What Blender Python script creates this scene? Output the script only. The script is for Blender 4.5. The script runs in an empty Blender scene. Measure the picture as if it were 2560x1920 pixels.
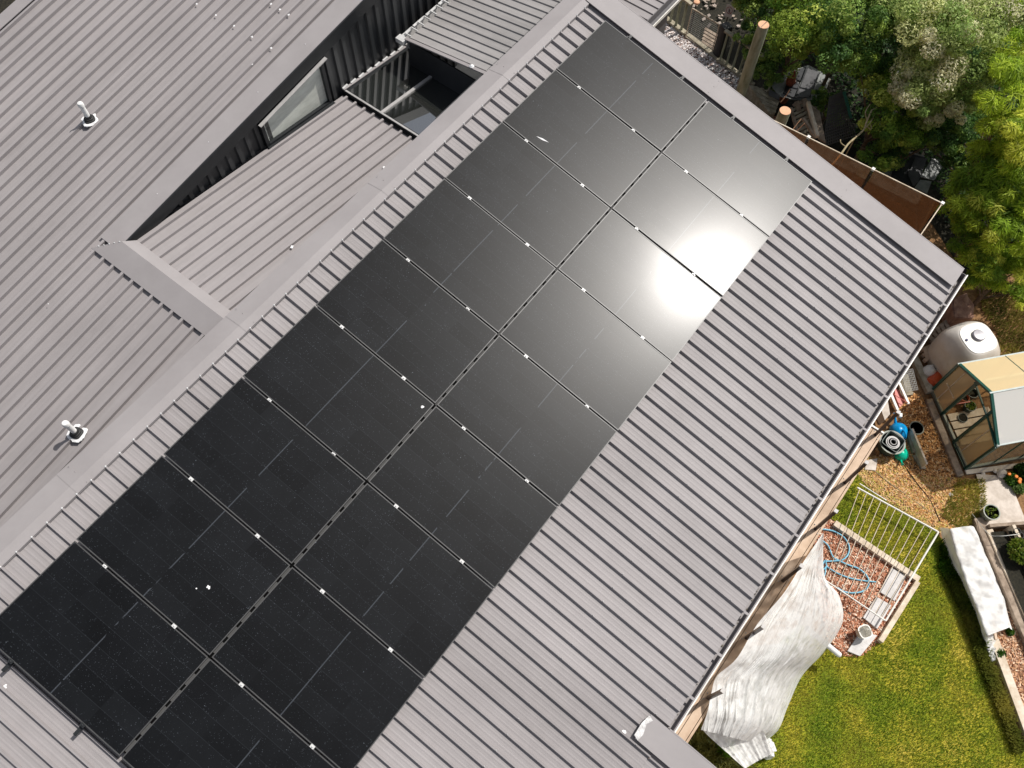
import bpy, math, random
import numpy as np
from mathutils import Vector, Matrix
random.seed(7); rng = np.random.default_rng(11)
scene = bpy.context.scene

# ---------------------------------------------------------------- camera
HC = 17.8                       # camera height above the garden
F = 2150.0                      # focal length in pixels of a 2560 px wide frame
RX = Vector((0.99996495, 0.0, 0.00837235)); UPW = Vector((0.0, 0.0, 1.0))
# world <- camera (x right, y down, z forward); rows are world X, Y, Z
RM = ((0.99996495, 0.0036484, 0.00753561), (0.0, -0.90005919, 0.43576766), (0.00837235, -0.43575239, -0.90002764))
def ray(sx, sy):
    c = (sx - 1280.0, sy - 960.0, F)
    return Vector((sum(RM[i][j] * c[j] for j in range(3)) for i in range(3)))
def at(sx, sy, z=0.0):
    r = ray(sx, sy); t = (z - HC) / r.z
    return Vector((r.x * t, r.y * t, z))
cam_d = bpy.data.cameras.new("Camera"); cam = bpy.data.objects.new("Camera", cam_d)
scene.collection.objects.link(cam); scene.camera = cam
cam_d.sensor_width = 36.0; cam_d.lens = 36.0 * F / 2560.0; cam_d.clip_end = 500.0; cam_d.clip_start = 0.1
mw = Matrix(((RM[0][0], -RM[0][1], -RM[0][2], 0), (RM[1][0], -RM[1][1], -RM[1][2], 0), (RM[2][0], -RM[2][1], -RM[2][2], HC), (0, 0, 0, 1)))
cam.matrix_world = mw

# ---------------------------------------------------------------- world, sun
SUN_AZ = math.radians(32.0); SUN_EL = math.radians(53.6)
w = bpy.data.worlds.new("World"); scene.world = w; w.use_nodes = True
nt = w.node_tree; bg = nt.nodes["Background"]
sky = nt.nodes.new("ShaderNodeTexSky"); sky.sky_type = 'NISHITA'; sky.sun_disc = False
sky.sun_elevation = SUN_EL; sky.sun_rotation = math.radians(90) - SUN_AZ
sky.dust_density = 2.5; sky.air_density = 1.0; sky.altitude = 50
hsv = nt.nodes.new('ShaderNodeHueSaturation'); hsv.inputs['Saturation'].default_value = 0.45
nt.links.new(sky.outputs[0], hsv.inputs['Color']); nt.links.new(hsv.outputs[0], bg.inputs[0]); bg.inputs[1].default_value = 0.10
sd = bpy.data.lights.new("Sun", 'SUN'); sd.energy = 4.05; sd.angle = math.radians(0.55); sd.color = (1.0, 0.955, 0.90)
sun = bpy.data.objects.new("Sun", sd); scene.collection.objects.link(sun)
sdir = Vector((math.cos(SUN_EL) * math.cos(SUN_AZ), math.cos(SUN_EL) * math.sin(SUN_AZ), math.sin(SUN_EL)))
sun.rotation_euler = (-sdir).to_track_quat('-Z', 'Y').to_euler(); sun.location = sdir * 60
scene.view_settings.view_transform = 'Standard'; scene.view_settings.look = 'None'
scene.view_settings.exposure = 0.0; scene.view_settings.gamma = 1.0
scene.cycles.max_bounces = 8; scene.cycles.transparent_max_bounces = 12

# ---------------------------------------------------------------- materials
def newmat(name):
    m = bpy.data.materials.new(name); m.use_nodes = True
    return m, m.node_tree, m.node_tree.nodes["Principled BSDF"]
def setp(b, **k):
    for n, v in k.items():
        n = n.replace('_', ' ')
        if n in b.inputs: b.inputs[n].default_value = v
def noise_mat(name, c1, c2, scale=8, rough=0.8, bump=0.0, bscale=None, detail=6, metallic=0.0, spec=0.4, stretch=(1, 1, 1), c3=None, pos=(0.35, 0.65), coord='Object', rot=(0, 0, 0)):
    m, t, b = newmat(name); N = t.nodes; L = t.links
    tc = N.new("ShaderNodeTexCoord"); mp = N.new("ShaderNodeMapping"); mp.inputs['Scale'].default_value = stretch; mp.inputs['Rotation'].default_value = rot
    L.new(tc.outputs[coord], mp.inputs[0])
    nz = N.new("ShaderNodeTexNoise"); nz.inputs['Scale'].default_value = scale; nz.inputs['Detail'].default_value = detail; nz.inputs['Roughness'].default_value = 0.65
    L.new(mp.outputs[0], nz.inputs[0])
    r = N.new("ShaderNodeValToRGB"); r.color_ramp.elements[0].position = pos[0]; r.color_ramp.elements[1].position = pos[1]
    r.color_ramp.elements[0].color = (*c1, 1); r.color_ramp.elements[1].color = (*c2, 1)
    if c3: e = r.color_ramp.elements.new((pos[0] + pos[1]) / 2); e.color = (*c3, 1)
    L.new(nz.outputs[0], r.inputs[0]); L.new(r.outputs[0], b.inputs['Base Color'])
    setp(b, Roughness=rough, Metallic=metallic, Specular_IOR_Level=spec)
    if bump:
        n2 = N.new("ShaderNodeTexNoise"); n2.inputs['Scale'].default_value = bscale or scale * 3; n2.inputs['Detail'].default_value = 5
        L.new(mp.outputs[0], n2.inputs[0])
        bp = N.new("ShaderNodeBump"); bp.inputs['Strength'].default_value = bump; bp.inputs['Distance'].default_value = 0.02
        L.new(n2.outputs[0], bp.inputs['Height']); L.new(bp.outputs[0], b.inputs['Normal'])
    return m
M = {}
def flat(name, c, rough=0.5, metallic=0.0, spec=0.5, var=0.12):
    c1 = tuple(x * (1 - var) for x in c); c2 = tuple(min(1, x * (1 + var)) for x in c)
    return noise_mat(name, c1, c2, 9, rough, metallic=metallic, spec=spec)
def roof_mat(name, c1, c2, across, run, cover):
    m, t, b = newmat(name); N = t.nodes; L = t.links
    tc = N.new("ShaderNodeTexCoord")
    def dot(v):
        n = N.new("ShaderNodeVectorMath"); n.operation = 'DOT_PRODUCT'; n.inputs[1].default_value = v; L.new(tc.outputs['Object'], n.inputs[0]); return n.outputs['Value']
    da, dr_ = dot(across), dot(run)
    def mul(a, k):
        n = N.new("ShaderNodeMath"); n.operation = 'MULTIPLY'; n.inputs[1].default_value = k; L.new(a, n.inputs[0]); return n.outputs[0]
    cb = N.new("ShaderNodeCombineXYZ"); L.new(mul(da, 22.0), cb.inputs[0]); L.new(mul(dr_, 0.7), cb.inputs[1])
    n1 = N.new("ShaderNodeTexNoise"); n1.inputs['Scale'].default_value = 1.0; n1.inputs['Detail'].default_value = 6; L.new(cb.outputs[0], n1.inputs[0])
    n2 = N.new("ShaderNodeTexNoise"); n2.inputs['Scale'].default_value = 0.9; n2.inputs['Detail'].default_value = 7; L.new(tc.outputs['Object'], n2.inputs[0])
    n3 = N.new("ShaderNodeTexNoise"); n3.inputs['Scale'].default_value = 9; n3.inputs['Detail'].default_value = 8; L.new(tc.outputs['Object'], n3.inputs[0])
    fl = N.new("ShaderNodeMath"); fl.operation = 'FLOOR'; L.new(mul(da, 1 / cover), fl.inputs[0])
    wn = N.new("ShaderNodeTexWhiteNoise"); wn.noise_dimensions = '1D'; L.new(fl.outputs[0], wn.inputs['W'])
    def add(a, b_):
        n = N.new("ShaderNodeMath"); n.operation = 'ADD'; L.new(a, n.inputs[0]); L.new(b_, n.inputs[1]); return n.outputs[0]
    f = add(add(mul(n1.outputs[0], .55), mul(n2.outputs[0], .6)), add(mul(wn.outputs[0], .22), mul(n3.outputs[0], .25)))
    r = N.new("ShaderNodeValToRGB"); r.color_ramp.elements[0].position = .50; r.color_ramp.elements[1].position = 1.12
    r.color_ramp.elements[0].color = (*c1, 1); r.color_ramp.elements[1].position = 1.0; r.color_ramp.elements[1].color = (*c2, 1); L.new(f, r.inputs[0])
    L.new(r.outputs[0], b.inputs['Base Color']); setp(b, Specular_IOR_Level=.3)
    mr = N.new("ShaderNodeMapRange"); mr.inputs['To Min'].default_value = .62; mr.inputs['To Max'].default_value = .46; L.new(n2.outputs[0], mr.inputs[0]); L.new(mr.outputs[0], b.inputs['Roughness'])
    return m
M['roof'] = roof_mat('grey_ribbed_steel', (0.258, 0.240, 0.239), (0.340, 0.318, 0.318), (-0.61134, -0.79137, 0), (0.773, -0.597, -0.214), 0.76)
M['roof2'] = roof_mat('grey_ribbed_steel_left', (0.262, 0.243, 0.242), (0.345, 0.321, 0.320), (0.79137, -0.61134, 0), (0.61134, 0.79137, 0), 0.85)
M['roofn'] = roof_mat('grey_ribbed_steel_far', (0.24, 0.23, 0.225), (0.36, 0.345, 0.338), (0.61134, 0.79137, 0), (0.79137, -0.61134, 0), 0.69)
M['flash'] = noise_mat('grey_flashing', (0.292, 0.272, 0.271), (0.345, 0.323, 0.322), 1.4, 0.58, spec=0.25, detail=8, pos=(.3, .7))
def gap_shade_mat():  # shade in the panel gap and dark squares at the ribs, put into colour
    m, t, b = newmat('dashed_gap_shade'); N = t.nodes; L = t.links
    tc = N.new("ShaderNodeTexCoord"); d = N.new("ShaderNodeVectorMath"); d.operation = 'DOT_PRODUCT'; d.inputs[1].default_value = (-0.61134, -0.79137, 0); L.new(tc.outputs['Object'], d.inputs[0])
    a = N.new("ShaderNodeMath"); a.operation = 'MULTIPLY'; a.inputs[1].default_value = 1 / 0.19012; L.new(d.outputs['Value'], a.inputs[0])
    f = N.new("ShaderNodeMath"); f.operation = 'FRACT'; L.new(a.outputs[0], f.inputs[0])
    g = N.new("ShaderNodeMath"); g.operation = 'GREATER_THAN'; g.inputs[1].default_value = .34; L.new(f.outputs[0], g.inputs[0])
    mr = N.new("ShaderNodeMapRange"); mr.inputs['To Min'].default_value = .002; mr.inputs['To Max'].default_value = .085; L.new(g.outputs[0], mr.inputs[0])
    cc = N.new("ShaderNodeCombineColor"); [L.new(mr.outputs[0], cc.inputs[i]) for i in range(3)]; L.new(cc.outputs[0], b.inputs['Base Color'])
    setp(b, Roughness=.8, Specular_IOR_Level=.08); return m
M['gapshade'] = gap_shade_mat()
M['midmetal'] = flat('mid_grey_steel', (0.13, 0.125, 0.13), 0.5)
M['screw'] = flat('zinc_screw', (0.75, 0.75, 0.74), 0.35, 0.3)
M['black'] = flat('black_coated_steel', (0.018, 0.020, 0.022), 0.42, spec=0.35)
M['darkwall'] = noise_mat('dark_corrugated_steel', (0.022, 0.024, 0.026), (0.045, 0.047, 0.049), 3, 0.5, spec=0.5, stretch=(1, 1, 0.2))
M['alu'] = flat('grey_aluminium', (0.42, 0.41, 0.40), 0.4, 0.1)
M['blackalu'] = flat('black_anodised_frame', (0.075, 0.075, 0.075), 0.42, 0.25)
M['clamp'] = flat('bare_aluminium_clamp', (0.60, 0.60, 0.59), 0.5, 0.1)
M['pvc'] = flat('white_pvc', (0.82, 0.82, 0.80), 0.35)
M['rubber'] = flat('black_rubber', (0.02, 0.02, 0.02), 0.6)
M['sealant'] = flat('white_sealant', (0.80, 0.80, 0.80), 0.6)
M['pale'] = noise_mat('smeared_pale_sealant', (0.42, 0.41, 0.40), (0.80, 0.79, 0.78), 30, 0.7)
M['dirty'] = noise_mat('leaf_dirt', (0.13, 0.115, 0.10), (0.26, 0.235, 0.21), 12, 0.9)
M['deck'] = noise_mat('deck_timber', (0.42, 0.29, 0.19), (0.72, 0.56, 0.42), 2.0, 0.6, bump=0.2, stretch=(0.6, 0.6, 1), c3=(0.58, 0.42, 0.29))
M['timber'] = noise_mat('weathered_timber', (0.17, 0.125, 0.09), (0.42, 0.33, 0.25), 5, 0.85, bump=0.3, detail=8)
M['palet'] = noise_mat('pale_timber', (0.50, 0.40, 0.28), (0.78, 0.68, 0.55), 4, 0.8, bump=0.2)
M['oldt'] = noise_mat('greyed_timber', (0.22, 0.19, 0.13), (0.46, 0.41, 0.31), 6, 0.9, bump=0.3)
M['green_t'] = noise_mat('green_treated_timber', (0.22, 0.24, 0.15), (0.46, 0.48, 0.36), 3, 0.8, bump=0.25, stretch=(3, 3, 0.6))
M['endgrain'] = flat('cut_end_grain', (0.75, 0.42, 0.25), 0.8)
M['white'] = noise_mat('white_paint', (0.74, 0.72, 0.66), (0.88, 0.86, 0.80), 6, 0.45)
M['dkmetal'] = flat('dark_bronze_metal', (0.030, 0.018, 0.022), 0.35, 0.4)
M['ghgreen'] = flat('green_frame_aluminium', (0.012, 0.075, 0.055), 0.4)
M['rust'] = noise_mat('rusty_iron', (0.14, 0.03, 0.015), (0.42, 0.14, 0.06), 8, 0.8, bump=0.3)
M['concrete'] = noise_mat('concrete', (0.50, 0.43, 0.36), (0.74, 0.66, 0.58), 4, 0.9, bump=0.2)
M['paver'] = noise_mat('grey_paver', (0.56, 0.54, 0.52), (0.70, 0.68, 0.66), 8, 0.85)
M['stone'] = noise_mat('pale_stone', (0.55, 0.48, 0.42), (0.78, 0.74, 0.70), 5, 0.9, bump=0.3)
M['bark'] = noise_mat('bark', (0.08, 0.055, 0.035), (0.22, 0.16, 0.11), 8, 0.9, bump=0.4)
M['branch'] = noise_mat('dead_branch', (0.28, 0.22, 0.12), (0.45, 0.38, 0.24), 8, 0.9)
M['blue'] = flat('blue_plastic', (0.0, 0.28, 0.62), 0.3)
M['mint'] = flat('green_plastic', (0.0, 0.52, 0.33), 0.3)
M['hose'] = flat('pale_blue_hose', (0.22, 0.55, 0.72), 0.35)
M['pot'] = flat('dark_green_plastic', (0.035, 0.06, 0.05), 0.45)
M['potrim'] = flat('grey_green_plastic', (0.22, 0.24, 0.19), 0.5)
M['potlight'] = flat('pale_green_trim', (0.36, 0.42, 0.40), 0.5)
M['terracotta'] = flat('terracotta', (0.50, 0.16, 0.08), 0.7)
M['red'] = flat('faded_red_plastic', (0.55, 0.13, 0.10), 0.5)
M['orange'] = flat('orange_plastic', (0.62, 0.10, 0.03), 0.4)
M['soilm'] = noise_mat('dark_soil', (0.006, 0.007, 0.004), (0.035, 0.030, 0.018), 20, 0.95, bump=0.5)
M['wire'] = flat('galvanised_wire', (0.55, 0.55, 0.52), 0.4, 0.5)
M['dkwire'] = flat('dark_plastic_lattice', (0.085, 0.08, 0.075), 0.6)
M['greysheet'] = noise_mat('weathered_grey_sheet', (0.16, 0.17, 0.16), (0.30, 0.31, 0.30), 5, 0.6)
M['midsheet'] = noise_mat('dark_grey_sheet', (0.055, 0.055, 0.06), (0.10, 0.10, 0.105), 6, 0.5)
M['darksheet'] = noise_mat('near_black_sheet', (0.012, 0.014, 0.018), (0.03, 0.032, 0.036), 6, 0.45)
M['brownbox'] = noise_mat('faded_brown_cover', (0.26, 0.13, 0.09), (0.46, 0.27, 0.19), 7, 0.8, bump=0.5)
M['curtain'] = noise_mat('pale_blind', (0.62, 0.62, 0.58), (0.95, 0.95, 0.90), 1.6, 0.8, stretch=(1, 1, 3))

def leafmat(name, trans=0.25):
    m, t, b = newmat(name); N = t.nodes; L = t.links
    a = N.new("ShaderNodeAttribute"); a.attribute_name = "Col"
    L.new(a.outputs['Color'], b.inputs['Base Color']); setp(b, Roughness=0.55, Specular_IOR_Level=0.25)
    tr = N.new("ShaderNodeBsdfTranslucent"); L.new(a.outputs['Color'], tr.inputs['Color'])
    mx = N.new("ShaderNodeMixShader"); mx.inputs[0].default_value = trans
    L.new(b.outputs[0], mx.inputs[1]); L.new(tr.outputs[0], mx.inputs[2]); L.new(mx.outputs[0], N["Material Output"].inputs[0])
    return m
M['leaf'] = leafmat('leaf_by_colour', 0.45)
M['chip'] = leafmat('loose_pieces', 0.0)

def cloth_mat(name, c, tr):
    m = noise_mat(name, tuple(x * 0.93 for x in c), c, 6, 0.75, bump=0.35, bscale=14)
    t = m.node_tree; N = t.nodes; L = t.links; b = N["Principled BSDF"]
    tl = N.new("ShaderNodeBsdfTranslucent"); tl.inputs[0].default_value = (*c, 1)
    tp = N.new("ShaderNodeBsdfTransparent")
    m1 = N.new("ShaderNodeMixShader"); m1.inputs[0].default_value = 0.13; L.new(b.outputs[0], m1.inputs[1]); L.new(tl.outputs[0], m1.inputs[2])
    m2 = N.new("ShaderNodeMixShader"); L.new(m1.outputs[0], m2.inputs[1]); L.new(tp.outputs[0], m2.inputs[2])
    nz = N.new("ShaderNodeTexNoise"); nz.inputs['Scale'].default_value = 5; mr = N.new("ShaderNodeMapRange")
    mr.inputs['From Min'].default_value = 0.45; mr.inputs['From Max'].default_value = 0.7; mr.inputs['To Min'].default_value = tr * 0.35; mr.inputs['To Max'].default_value = tr * 1.6
    tc = N.new("ShaderNodeTexCoord"); L.new(tc.outputs['Object'], nz.inputs[0]); L.new(nz.outputs[0], mr.inputs[0]); L.new(mr.outputs[0], m2.inputs[0])
    L.new(m2.outputs[0], N["Material Output"].inputs[0]); return m
M['cloth'] = cloth_mat('white_frost_fleece', (0.96, 0.96, 0.93), 0.24)

def glassmix(name, tint, gloss, transp, rough=0.03, transl=None):
    """thin glazing: part mirror, part tinted see-through"""
    m, t, b = newmat(name); N = t.nodes; L = t.links
    g = N.new("ShaderNodeBsdfGlossy"); g.inputs['Roughness'].default_value = rough; g.inputs['Color'].default_value = (0.9, 0.9, 0.9, 1)
    tp = N.new("ShaderNodeBsdfTransparent"); tp.inputs[0].default_value = (*tint, 1)
    d = N.new("ShaderNodeBsdfDiffuse"); d.inputs[0].default_value = (*[x * 0.5 for x in tint], 1)
    m1 = N.new("ShaderNodeMixShader"); m1.inputs[0].default_value = transp; L.new(d.outputs[0], m1.inputs[1]); L.new(tp.outputs[0], m1.inputs[2])
    m2 = N.new("ShaderNodeMixShader"); m2.inputs[0].default_value = gloss; L.new(m1.outputs[0], m2.inputs[1]); L.new(g.outputs[0], m2.inputs[2])
    L.new(m2.outputs[0], N["Material Output"].inputs[0])
    if transl:
        tb = N.new("ShaderNodeBsdfTranslucent"); tb.inputs[0].default_value = (*transl, 1); L.new(tb.outputs[0], m1.inputs[1])
    return m
M['bronzeglass'] = glassmix('bronze_tinted_glass', (0.66, 0.44, 0.28), 0.05, 0.72, transl=(.15, .09, .055))
M['skyglass'] = glassmix('dark_rooflight_glass', (0.05, 0.055, 0.05), 0.42, 0.10, 0.02)
M['ghglass'] = glassmix('clear_greenhouse_glazing', (0.80, 0.76, 0.60), 0.05, 0.72)
M['poly'] = glassmix('sunlit_twinwall_polycarbonate', (0.95, 0.88, 0.70), 0.04, 0.30, 0.3)
M['poly'].node_tree.nodes['Diffuse BSDF'].inputs[0].default_value = (0.90, 0.72, 0.42, 1)  # cream of this slope: warm sunlight and yellowish dirt put into the colour
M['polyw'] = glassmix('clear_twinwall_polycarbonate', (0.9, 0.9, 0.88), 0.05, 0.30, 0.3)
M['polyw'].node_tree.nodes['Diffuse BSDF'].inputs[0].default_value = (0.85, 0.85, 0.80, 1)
M['polytan'] = glassmix('dusty_side_panel', (0.9, 0.8, 0.6), 0.04, 0.25, 0.3)
M['polytan'].node_tree.nodes['Diffuse BSDF'].inputs[0].default_value = (0.66, 0.50, 0.28, 1)
M['tank'] = noise_mat('translucent_white_tank_plastic', (0.62, 0.55, 0.46), (0.82, 0.78, 0.72), 1.2, 0.35)

PW, PL = 1.134, 1.776
def panel_mat():
    m, t, b = newmat('black_solar_glass'); N = t.nodes; L = t.links
    tc = N.new("ShaderNodeTexCoord"); sp = N.new("ShaderNodeSeparateXYZ"); L.new(tc.outputs['Object'], sp.inputs[0])
    oi = N.new("ShaderNodeObjectInfo")
    def mth(op, a, bb=None, c=None):
        n = N.new("ShaderNodeMath"); n.operation = op
        for i, v in enumerate((a, bb, c)):
            if v is None: continue
            if isinstance(v, (int, float)): n.inputs[i].default_value = v
            else: L.new(v, n.inputs[i])
        return n.outputs[0]
    cx = mth('MULTIPLY', sp.outputs[0], 6 / PW); cy = mth('MULTIPLY', sp.outputs[1], 20 / PL)
    fx = mth('FLOOR', cx); fy = mth('FLOOR', mth('DIVIDE', cy, 5.0))
    cmb = N.new("ShaderNodeCombineXYZ"); L.new(fx, cmb.inputs[0]); L.new(fy, cmb.inputs[1]); L.new(mth('MULTIPLY', oi.outputs['Random'], 91.0), cmb.inputs[2])
    wn = N.new("ShaderNodeTexWhiteNoise"); L.new(cmb.outputs[0], wn.inputs[0])
    gx = mth('LESS_THAN', mth('ABSOLUTE', mth('SUBTRACT', mth('FRACT', cx), 0.5)), 0.4905)  # 1 inside a cell
    mid = mth('LESS_THAN', mth('ABSOLUTE', mth('SUBTRACT', sp.outputs[1], PL / 2)), 0.006)
    # centre seam: broken bright dashes
    dn = N.new("ShaderNodeTexNoise"); dn.inputs['Scale'].default_value = 3.2; pass
    base = N.new("ShaderNodeMapRange"); base.inputs['To Min'].default_value = 0.0015; base.inputs['To Max'].default_value = 0.0048; L.new(wn.outputs[0], base.inputs[0])
    # dust film
    n1 = N.new("ShaderNodeTexNoise"); n1.inputs['Scale'].default_value = 2.2; n1.inputs['Detail'].default_value = 8; L.new(tc.outputs['Object'], n1.inputs[0])
    va = N.new("ShaderNodeVectorMath"); va.operation = 'ADD'; L.new(tc.outputs['Object'], va.inputs[0])
    cm2 = N.new("ShaderNodeCombineXYZ"); L.new(mth('MULTIPLY', oi.outputs['Random'], 37.0), cm2.inputs[0]); L.new(mth('MULTIPLY', oi.outputs['Random'], 57.0), cm2.inputs[2])
    L.new(cm2.outputs[0], va.inputs[1])
    vo = N.new("ShaderNodeTexVoronoi"); vo.inputs['Scale'].default_value = 22; L.new(va.outputs[0], vo.inputs[0])
    L.new(va.outputs[0], n1.inputs[0]); L.new(va.outputs[0], dn.inputs[0])
    hs = N.new("ShaderNodeSeparateColor"); L.new(vo.outputs['Color'], hs.inputs[0])
    rad = mth('MULTIPLY', mth('POWER', hs.outputs[0], 5.0), 0.10)
    spk = mth('MULTIPLY', mth('LESS_THAN', vo.outputs['Distance'], rad), mth('GREATER_THAN', n1.outputs[0], 0.50))
    vo2 = N.new("ShaderNodeTexVoronoi"); vo2.inputs['Scale'].default_value = 70; L.new(va.outputs[0], vo2.inputs[0])
    h2 = N.new("ShaderNodeSeparateColor"); L.new(vo2.outputs['Color'], h2.inputs[0])
    spk2 = mth('MULTIPLY', mth('LESS_THAN', vo2.outputs['Distance'], mth('MULTIPLY', mth('POWER', h2.outputs[0], 2.5), 0.30)), mth('MULTIPLY', n1.outputs[0], 1.0))
    dust = mth('MULTIPLY', mth('POWER', n1.outputs[0], 2.0), 0.008)
    v = mth('ADD', base.outputs[0], dust)
    v = mth('ADD', v, mth('MULTIPLY', mth('SUBTRACT', 1.0, gx), 0.014))
    v = mth('ADD', v, mth('MULTIPLY', mid, mth('MULTIPLY', mth('GREATER_THAN', dn.outputs[0], 0.44), 0.045)))
    v = mth('ADD', v, mth('MULTIPLY', spk, 0.16)); v = mth('ADD', v, mth('MULTIPLY', spk2, 0.09))
    cc = N.new("ShaderNodeCombineColor"); L.new(mth('MULTIPLY', v, 0.88), cc.inputs[0]); L.new(v, cc.inputs[1]); L.new(mth('MULTIPLY', v, 1.16), cc.inputs[2])
    L.new(cc.outputs[0], b.inputs['Base Color'])
    setp(b, Roughness=0.34, Specular_IOR_Level=0.19)
    rr = mth('ADD', 0.338, mth('MULTIPLY', wn.outputs[0], 0.008)); L.new(rr, b.inputs['Roughness'])
    setp(b, Coat_Weight=0.30, Coat_Roughness=0.175, Coat_IOR=1.3)
    return m
M['pv'] = panel_mat()

# ---------------------------------------------------------------- mesh helpers
LOC = {}
class MB:
    def __init__(s): s.v = []; s.f = []; s.sm = False; s.col = None
    def add(s, vs, fs):
        o = len(s.v); s.v += [tuple(x) for x in vs]; s.f += [tuple(i + o for i in f) for f in fs]; return s
    def frame(s, o, ax, ay, az):
        """box spanned by three edge vectors from corner o"""
        o, ax, ay, az = map(Vector, (o, ax, ay, az))
        p = [o, o + ax, o + ax + ay, o + ay]; q = [x + az for x in p]
        fs = [(0, 3, 2, 1), (4, 5, 6, 7), (0, 1, 5, 4), (1, 2, 6, 5), (2, 3, 7, 6), (3, 0, 4, 7)]
        if ax.cross(ay).dot(az) < 0: fs = [tuple(reversed(f)) for f in fs]
        return s.add(p + q, fs)
    def bar(s, a, b, w, h, up=(0, 0, 1), ctr=True):
        a, b = Vector(a), Vector(b); d = (b - a); u = Vector(up)
        x = d.cross(u); x = x.normalized() * w; z = x.cross(d).normalized() * h
        if z.dot(u) < 0: z = -z
        o = a - x / 2 - (z / 2 if ctr else z * 0)
        return s.frame(o, d, x, z)
    def prism(s, poly, vec):
        """closed polygon (list of points) pushed along vec"""
        n = len(poly); P = [Vector(p) for p in poly]; V = Vector(vec)
        nn = Vector((0, 0, 0))
        for i in range(n): nn += P[i].cross(P[(i + 1) % n])
        if nn.dot(V) < 0: P = P[::-1]
        fs = [tuple(range(n))[::-1], tuple(range(n, 2 * n))] + [(i, (i + 1) % n, n + (i + 1) % n, n + i) for i in range(n)]
        return s.add(P + [p + V for p in P], fs)
    def tube(s, pts, r, n=8, caps=True):
        pts = [Vector(p) for p in pts]; R = r if isinstance(r, (list, tuple)) else [r] * len(pts); vs = []; fs = []
        ref = Vector((0.13, 0.21, 1)).normalized()
        for i, p in enumerate(pts):
            d = (pts[min(i + 1, len(pts) - 1)] - pts[max(i - 1, 0)]).normalized()
            rf = ref if abs(d.dot(ref)) < 0.9 else Vector((1, 0.1, 0))
            x = d.cross(rf).normalized(); y = d.cross(x).normalized()
            for k in range(n):
                a = 2 * math.pi * k / n; vs.append(p + (x * math.cos(a) + y * math.sin(a)) * R[i])
        for i in range(len(pts) - 1):
            for k in range(n): a, b = i * n + k, i * n + (k + 1) % n; fs.append((a, b, b + n, a + n))
        if caps: fs += [tuple(range(n))[::-1], tuple(range((len(pts) - 1) * n, len(pts) * n))]
        return s.add(vs, fs)
    def lathe(s, c, prof, n=24, sq=2.0, rot=0.0, axis=None):
        """prof: list of (radius, height); sq>2 makes the section squarer"""
        c = Vector(c); vs = []; fs = []
        az = Vector(axis).normalized() if axis else Vector((0, 0, 1)); ax = az.orthogonal().normalized() if axis else Vector((1, 0, 0)); ay = az.cross(ax)
        for r, h in prof:
            for k in range(n):
                a = 2 * math.pi * k / n; ca, sa = math.cos(a), math.sin(a)
                q = (abs(ca) ** sq + abs(sa) ** sq) ** (-1 / sq) * r
                vs.append(c + ax * (q * math.cos(a + rot)) + ay * (q * math.sin(a + rot)) + az * h)
        for i in range(len(prof) - 1):
            for k in range(n): a, b = i * n + k, i * n + (k + 1) % n; fs.append((a, b, b + n, a + n))
        fs += [tuple(range(n))[::-1], tuple(range((len(prof) - 1) * n, len(prof) * n))]
        return s.add(vs, fs)
    def grid(s, rows):
        n = len(rows[0]); vs = [p for r in rows for p in r]
        fs = [(i * n + j, i * n + j + 1, (i + 1) * n + j + 1, (i + 1) * n + j) for i in range(len(rows) - 1) for j in range(n - 1)]
        return s.add(vs, fs)
    def build(s, name, mat, parent=None, smooth=False, local=False, bevel=0.0, label=None):
        me = bpy.data.meshes.new(name)
        V = np.array(s.v, dtype=float)
        if parent is not None: org = np.zeros(3) if local else np.array(LOC[parent.name])
        elif local: org = np.zeros(3)
        else:
            org = (V.min(0) + V.max(0)) / 2; org[2] = V[:, 2].min()
        me.from_pydata((V - org).tolist(), [], s.f); me.validate(); me.update()
        if s.col is not None:
            ca = me.color_attributes.new("Col", 'FLOAT_COLOR', 'CORNER')
            arr = np.repeat(np.array(s.col), [len(p.vertices) for p in me.polygons], axis=0); ca.data.foreach_set('color', arr.astype(np.float32).ravel())
        o = bpy.data.objects.new(name, me); scene.collection.objects.link(o)
        if mat is not None: me.materials.append(M[mat] if isinstance(mat, str) else mat)
        if smooth:
            me.polygons.foreach_set('use_smooth', [True] * len(me.polygons))
            try: me.set_sharp_from_angle(angle=math.radians(40))
            except Exception: pass
        if bevel:
            bv = o.modifiers.new('bevel', 'BEVEL'); bv.width = bevel; bv.segments = 2; bv.limit_method = 'ANGLE'
        if parent is not None: o.parent = parent; LOC[o.name] = tuple(LOC[parent.name]) if not local else (0, 0, 0)
        elif not local: o.location = org.tolist(); LOC[o.name] = tuple(org)
        if label: o['label'] = label
        return o
def tag(o, label, cat, group=None):
    o['label'] = label; o['category'] = cat
    if group: o['group'] = group
    return o
def thing(name, label, cat, loc=(0, 0, 0), group=None):
    o = bpy.data.objects.new(name, None); scene.collection.objects.link(o); o.location = loc; o.empty_display_size = 0.2
    LOC[o.name] = tuple(loc); return tag(o, label, cat, group)
def struct(o, kind='structure'): o['kind'] = kind; return o

# ---------------------------------------------------------------- house frames
EA = Vector((0.61134, 0.79137, 0)); EB = Vector((0.79137, -0.61134, 0)); UZ = Vector((0, 0, 1))
P0 = Vector((1.35750379, 9.64497366, 0))
def HP(a, b, z): return P0 + EA * a + EB * b + UZ * z
UW = Vector((-0.61134, -0.79137, 0)); VW = Vector((0.77298, -0.59714, -0.21432)).normalized(); NW = UW.cross(VW).normalized()
OW = Vector((1.35750379, 9.64497366, HC - 8.44006606))
def R(u, v, h): return OW + UW * u + VW * v + NW * h
RH = -0.13                                       # roof pan below the panel glass

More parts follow.
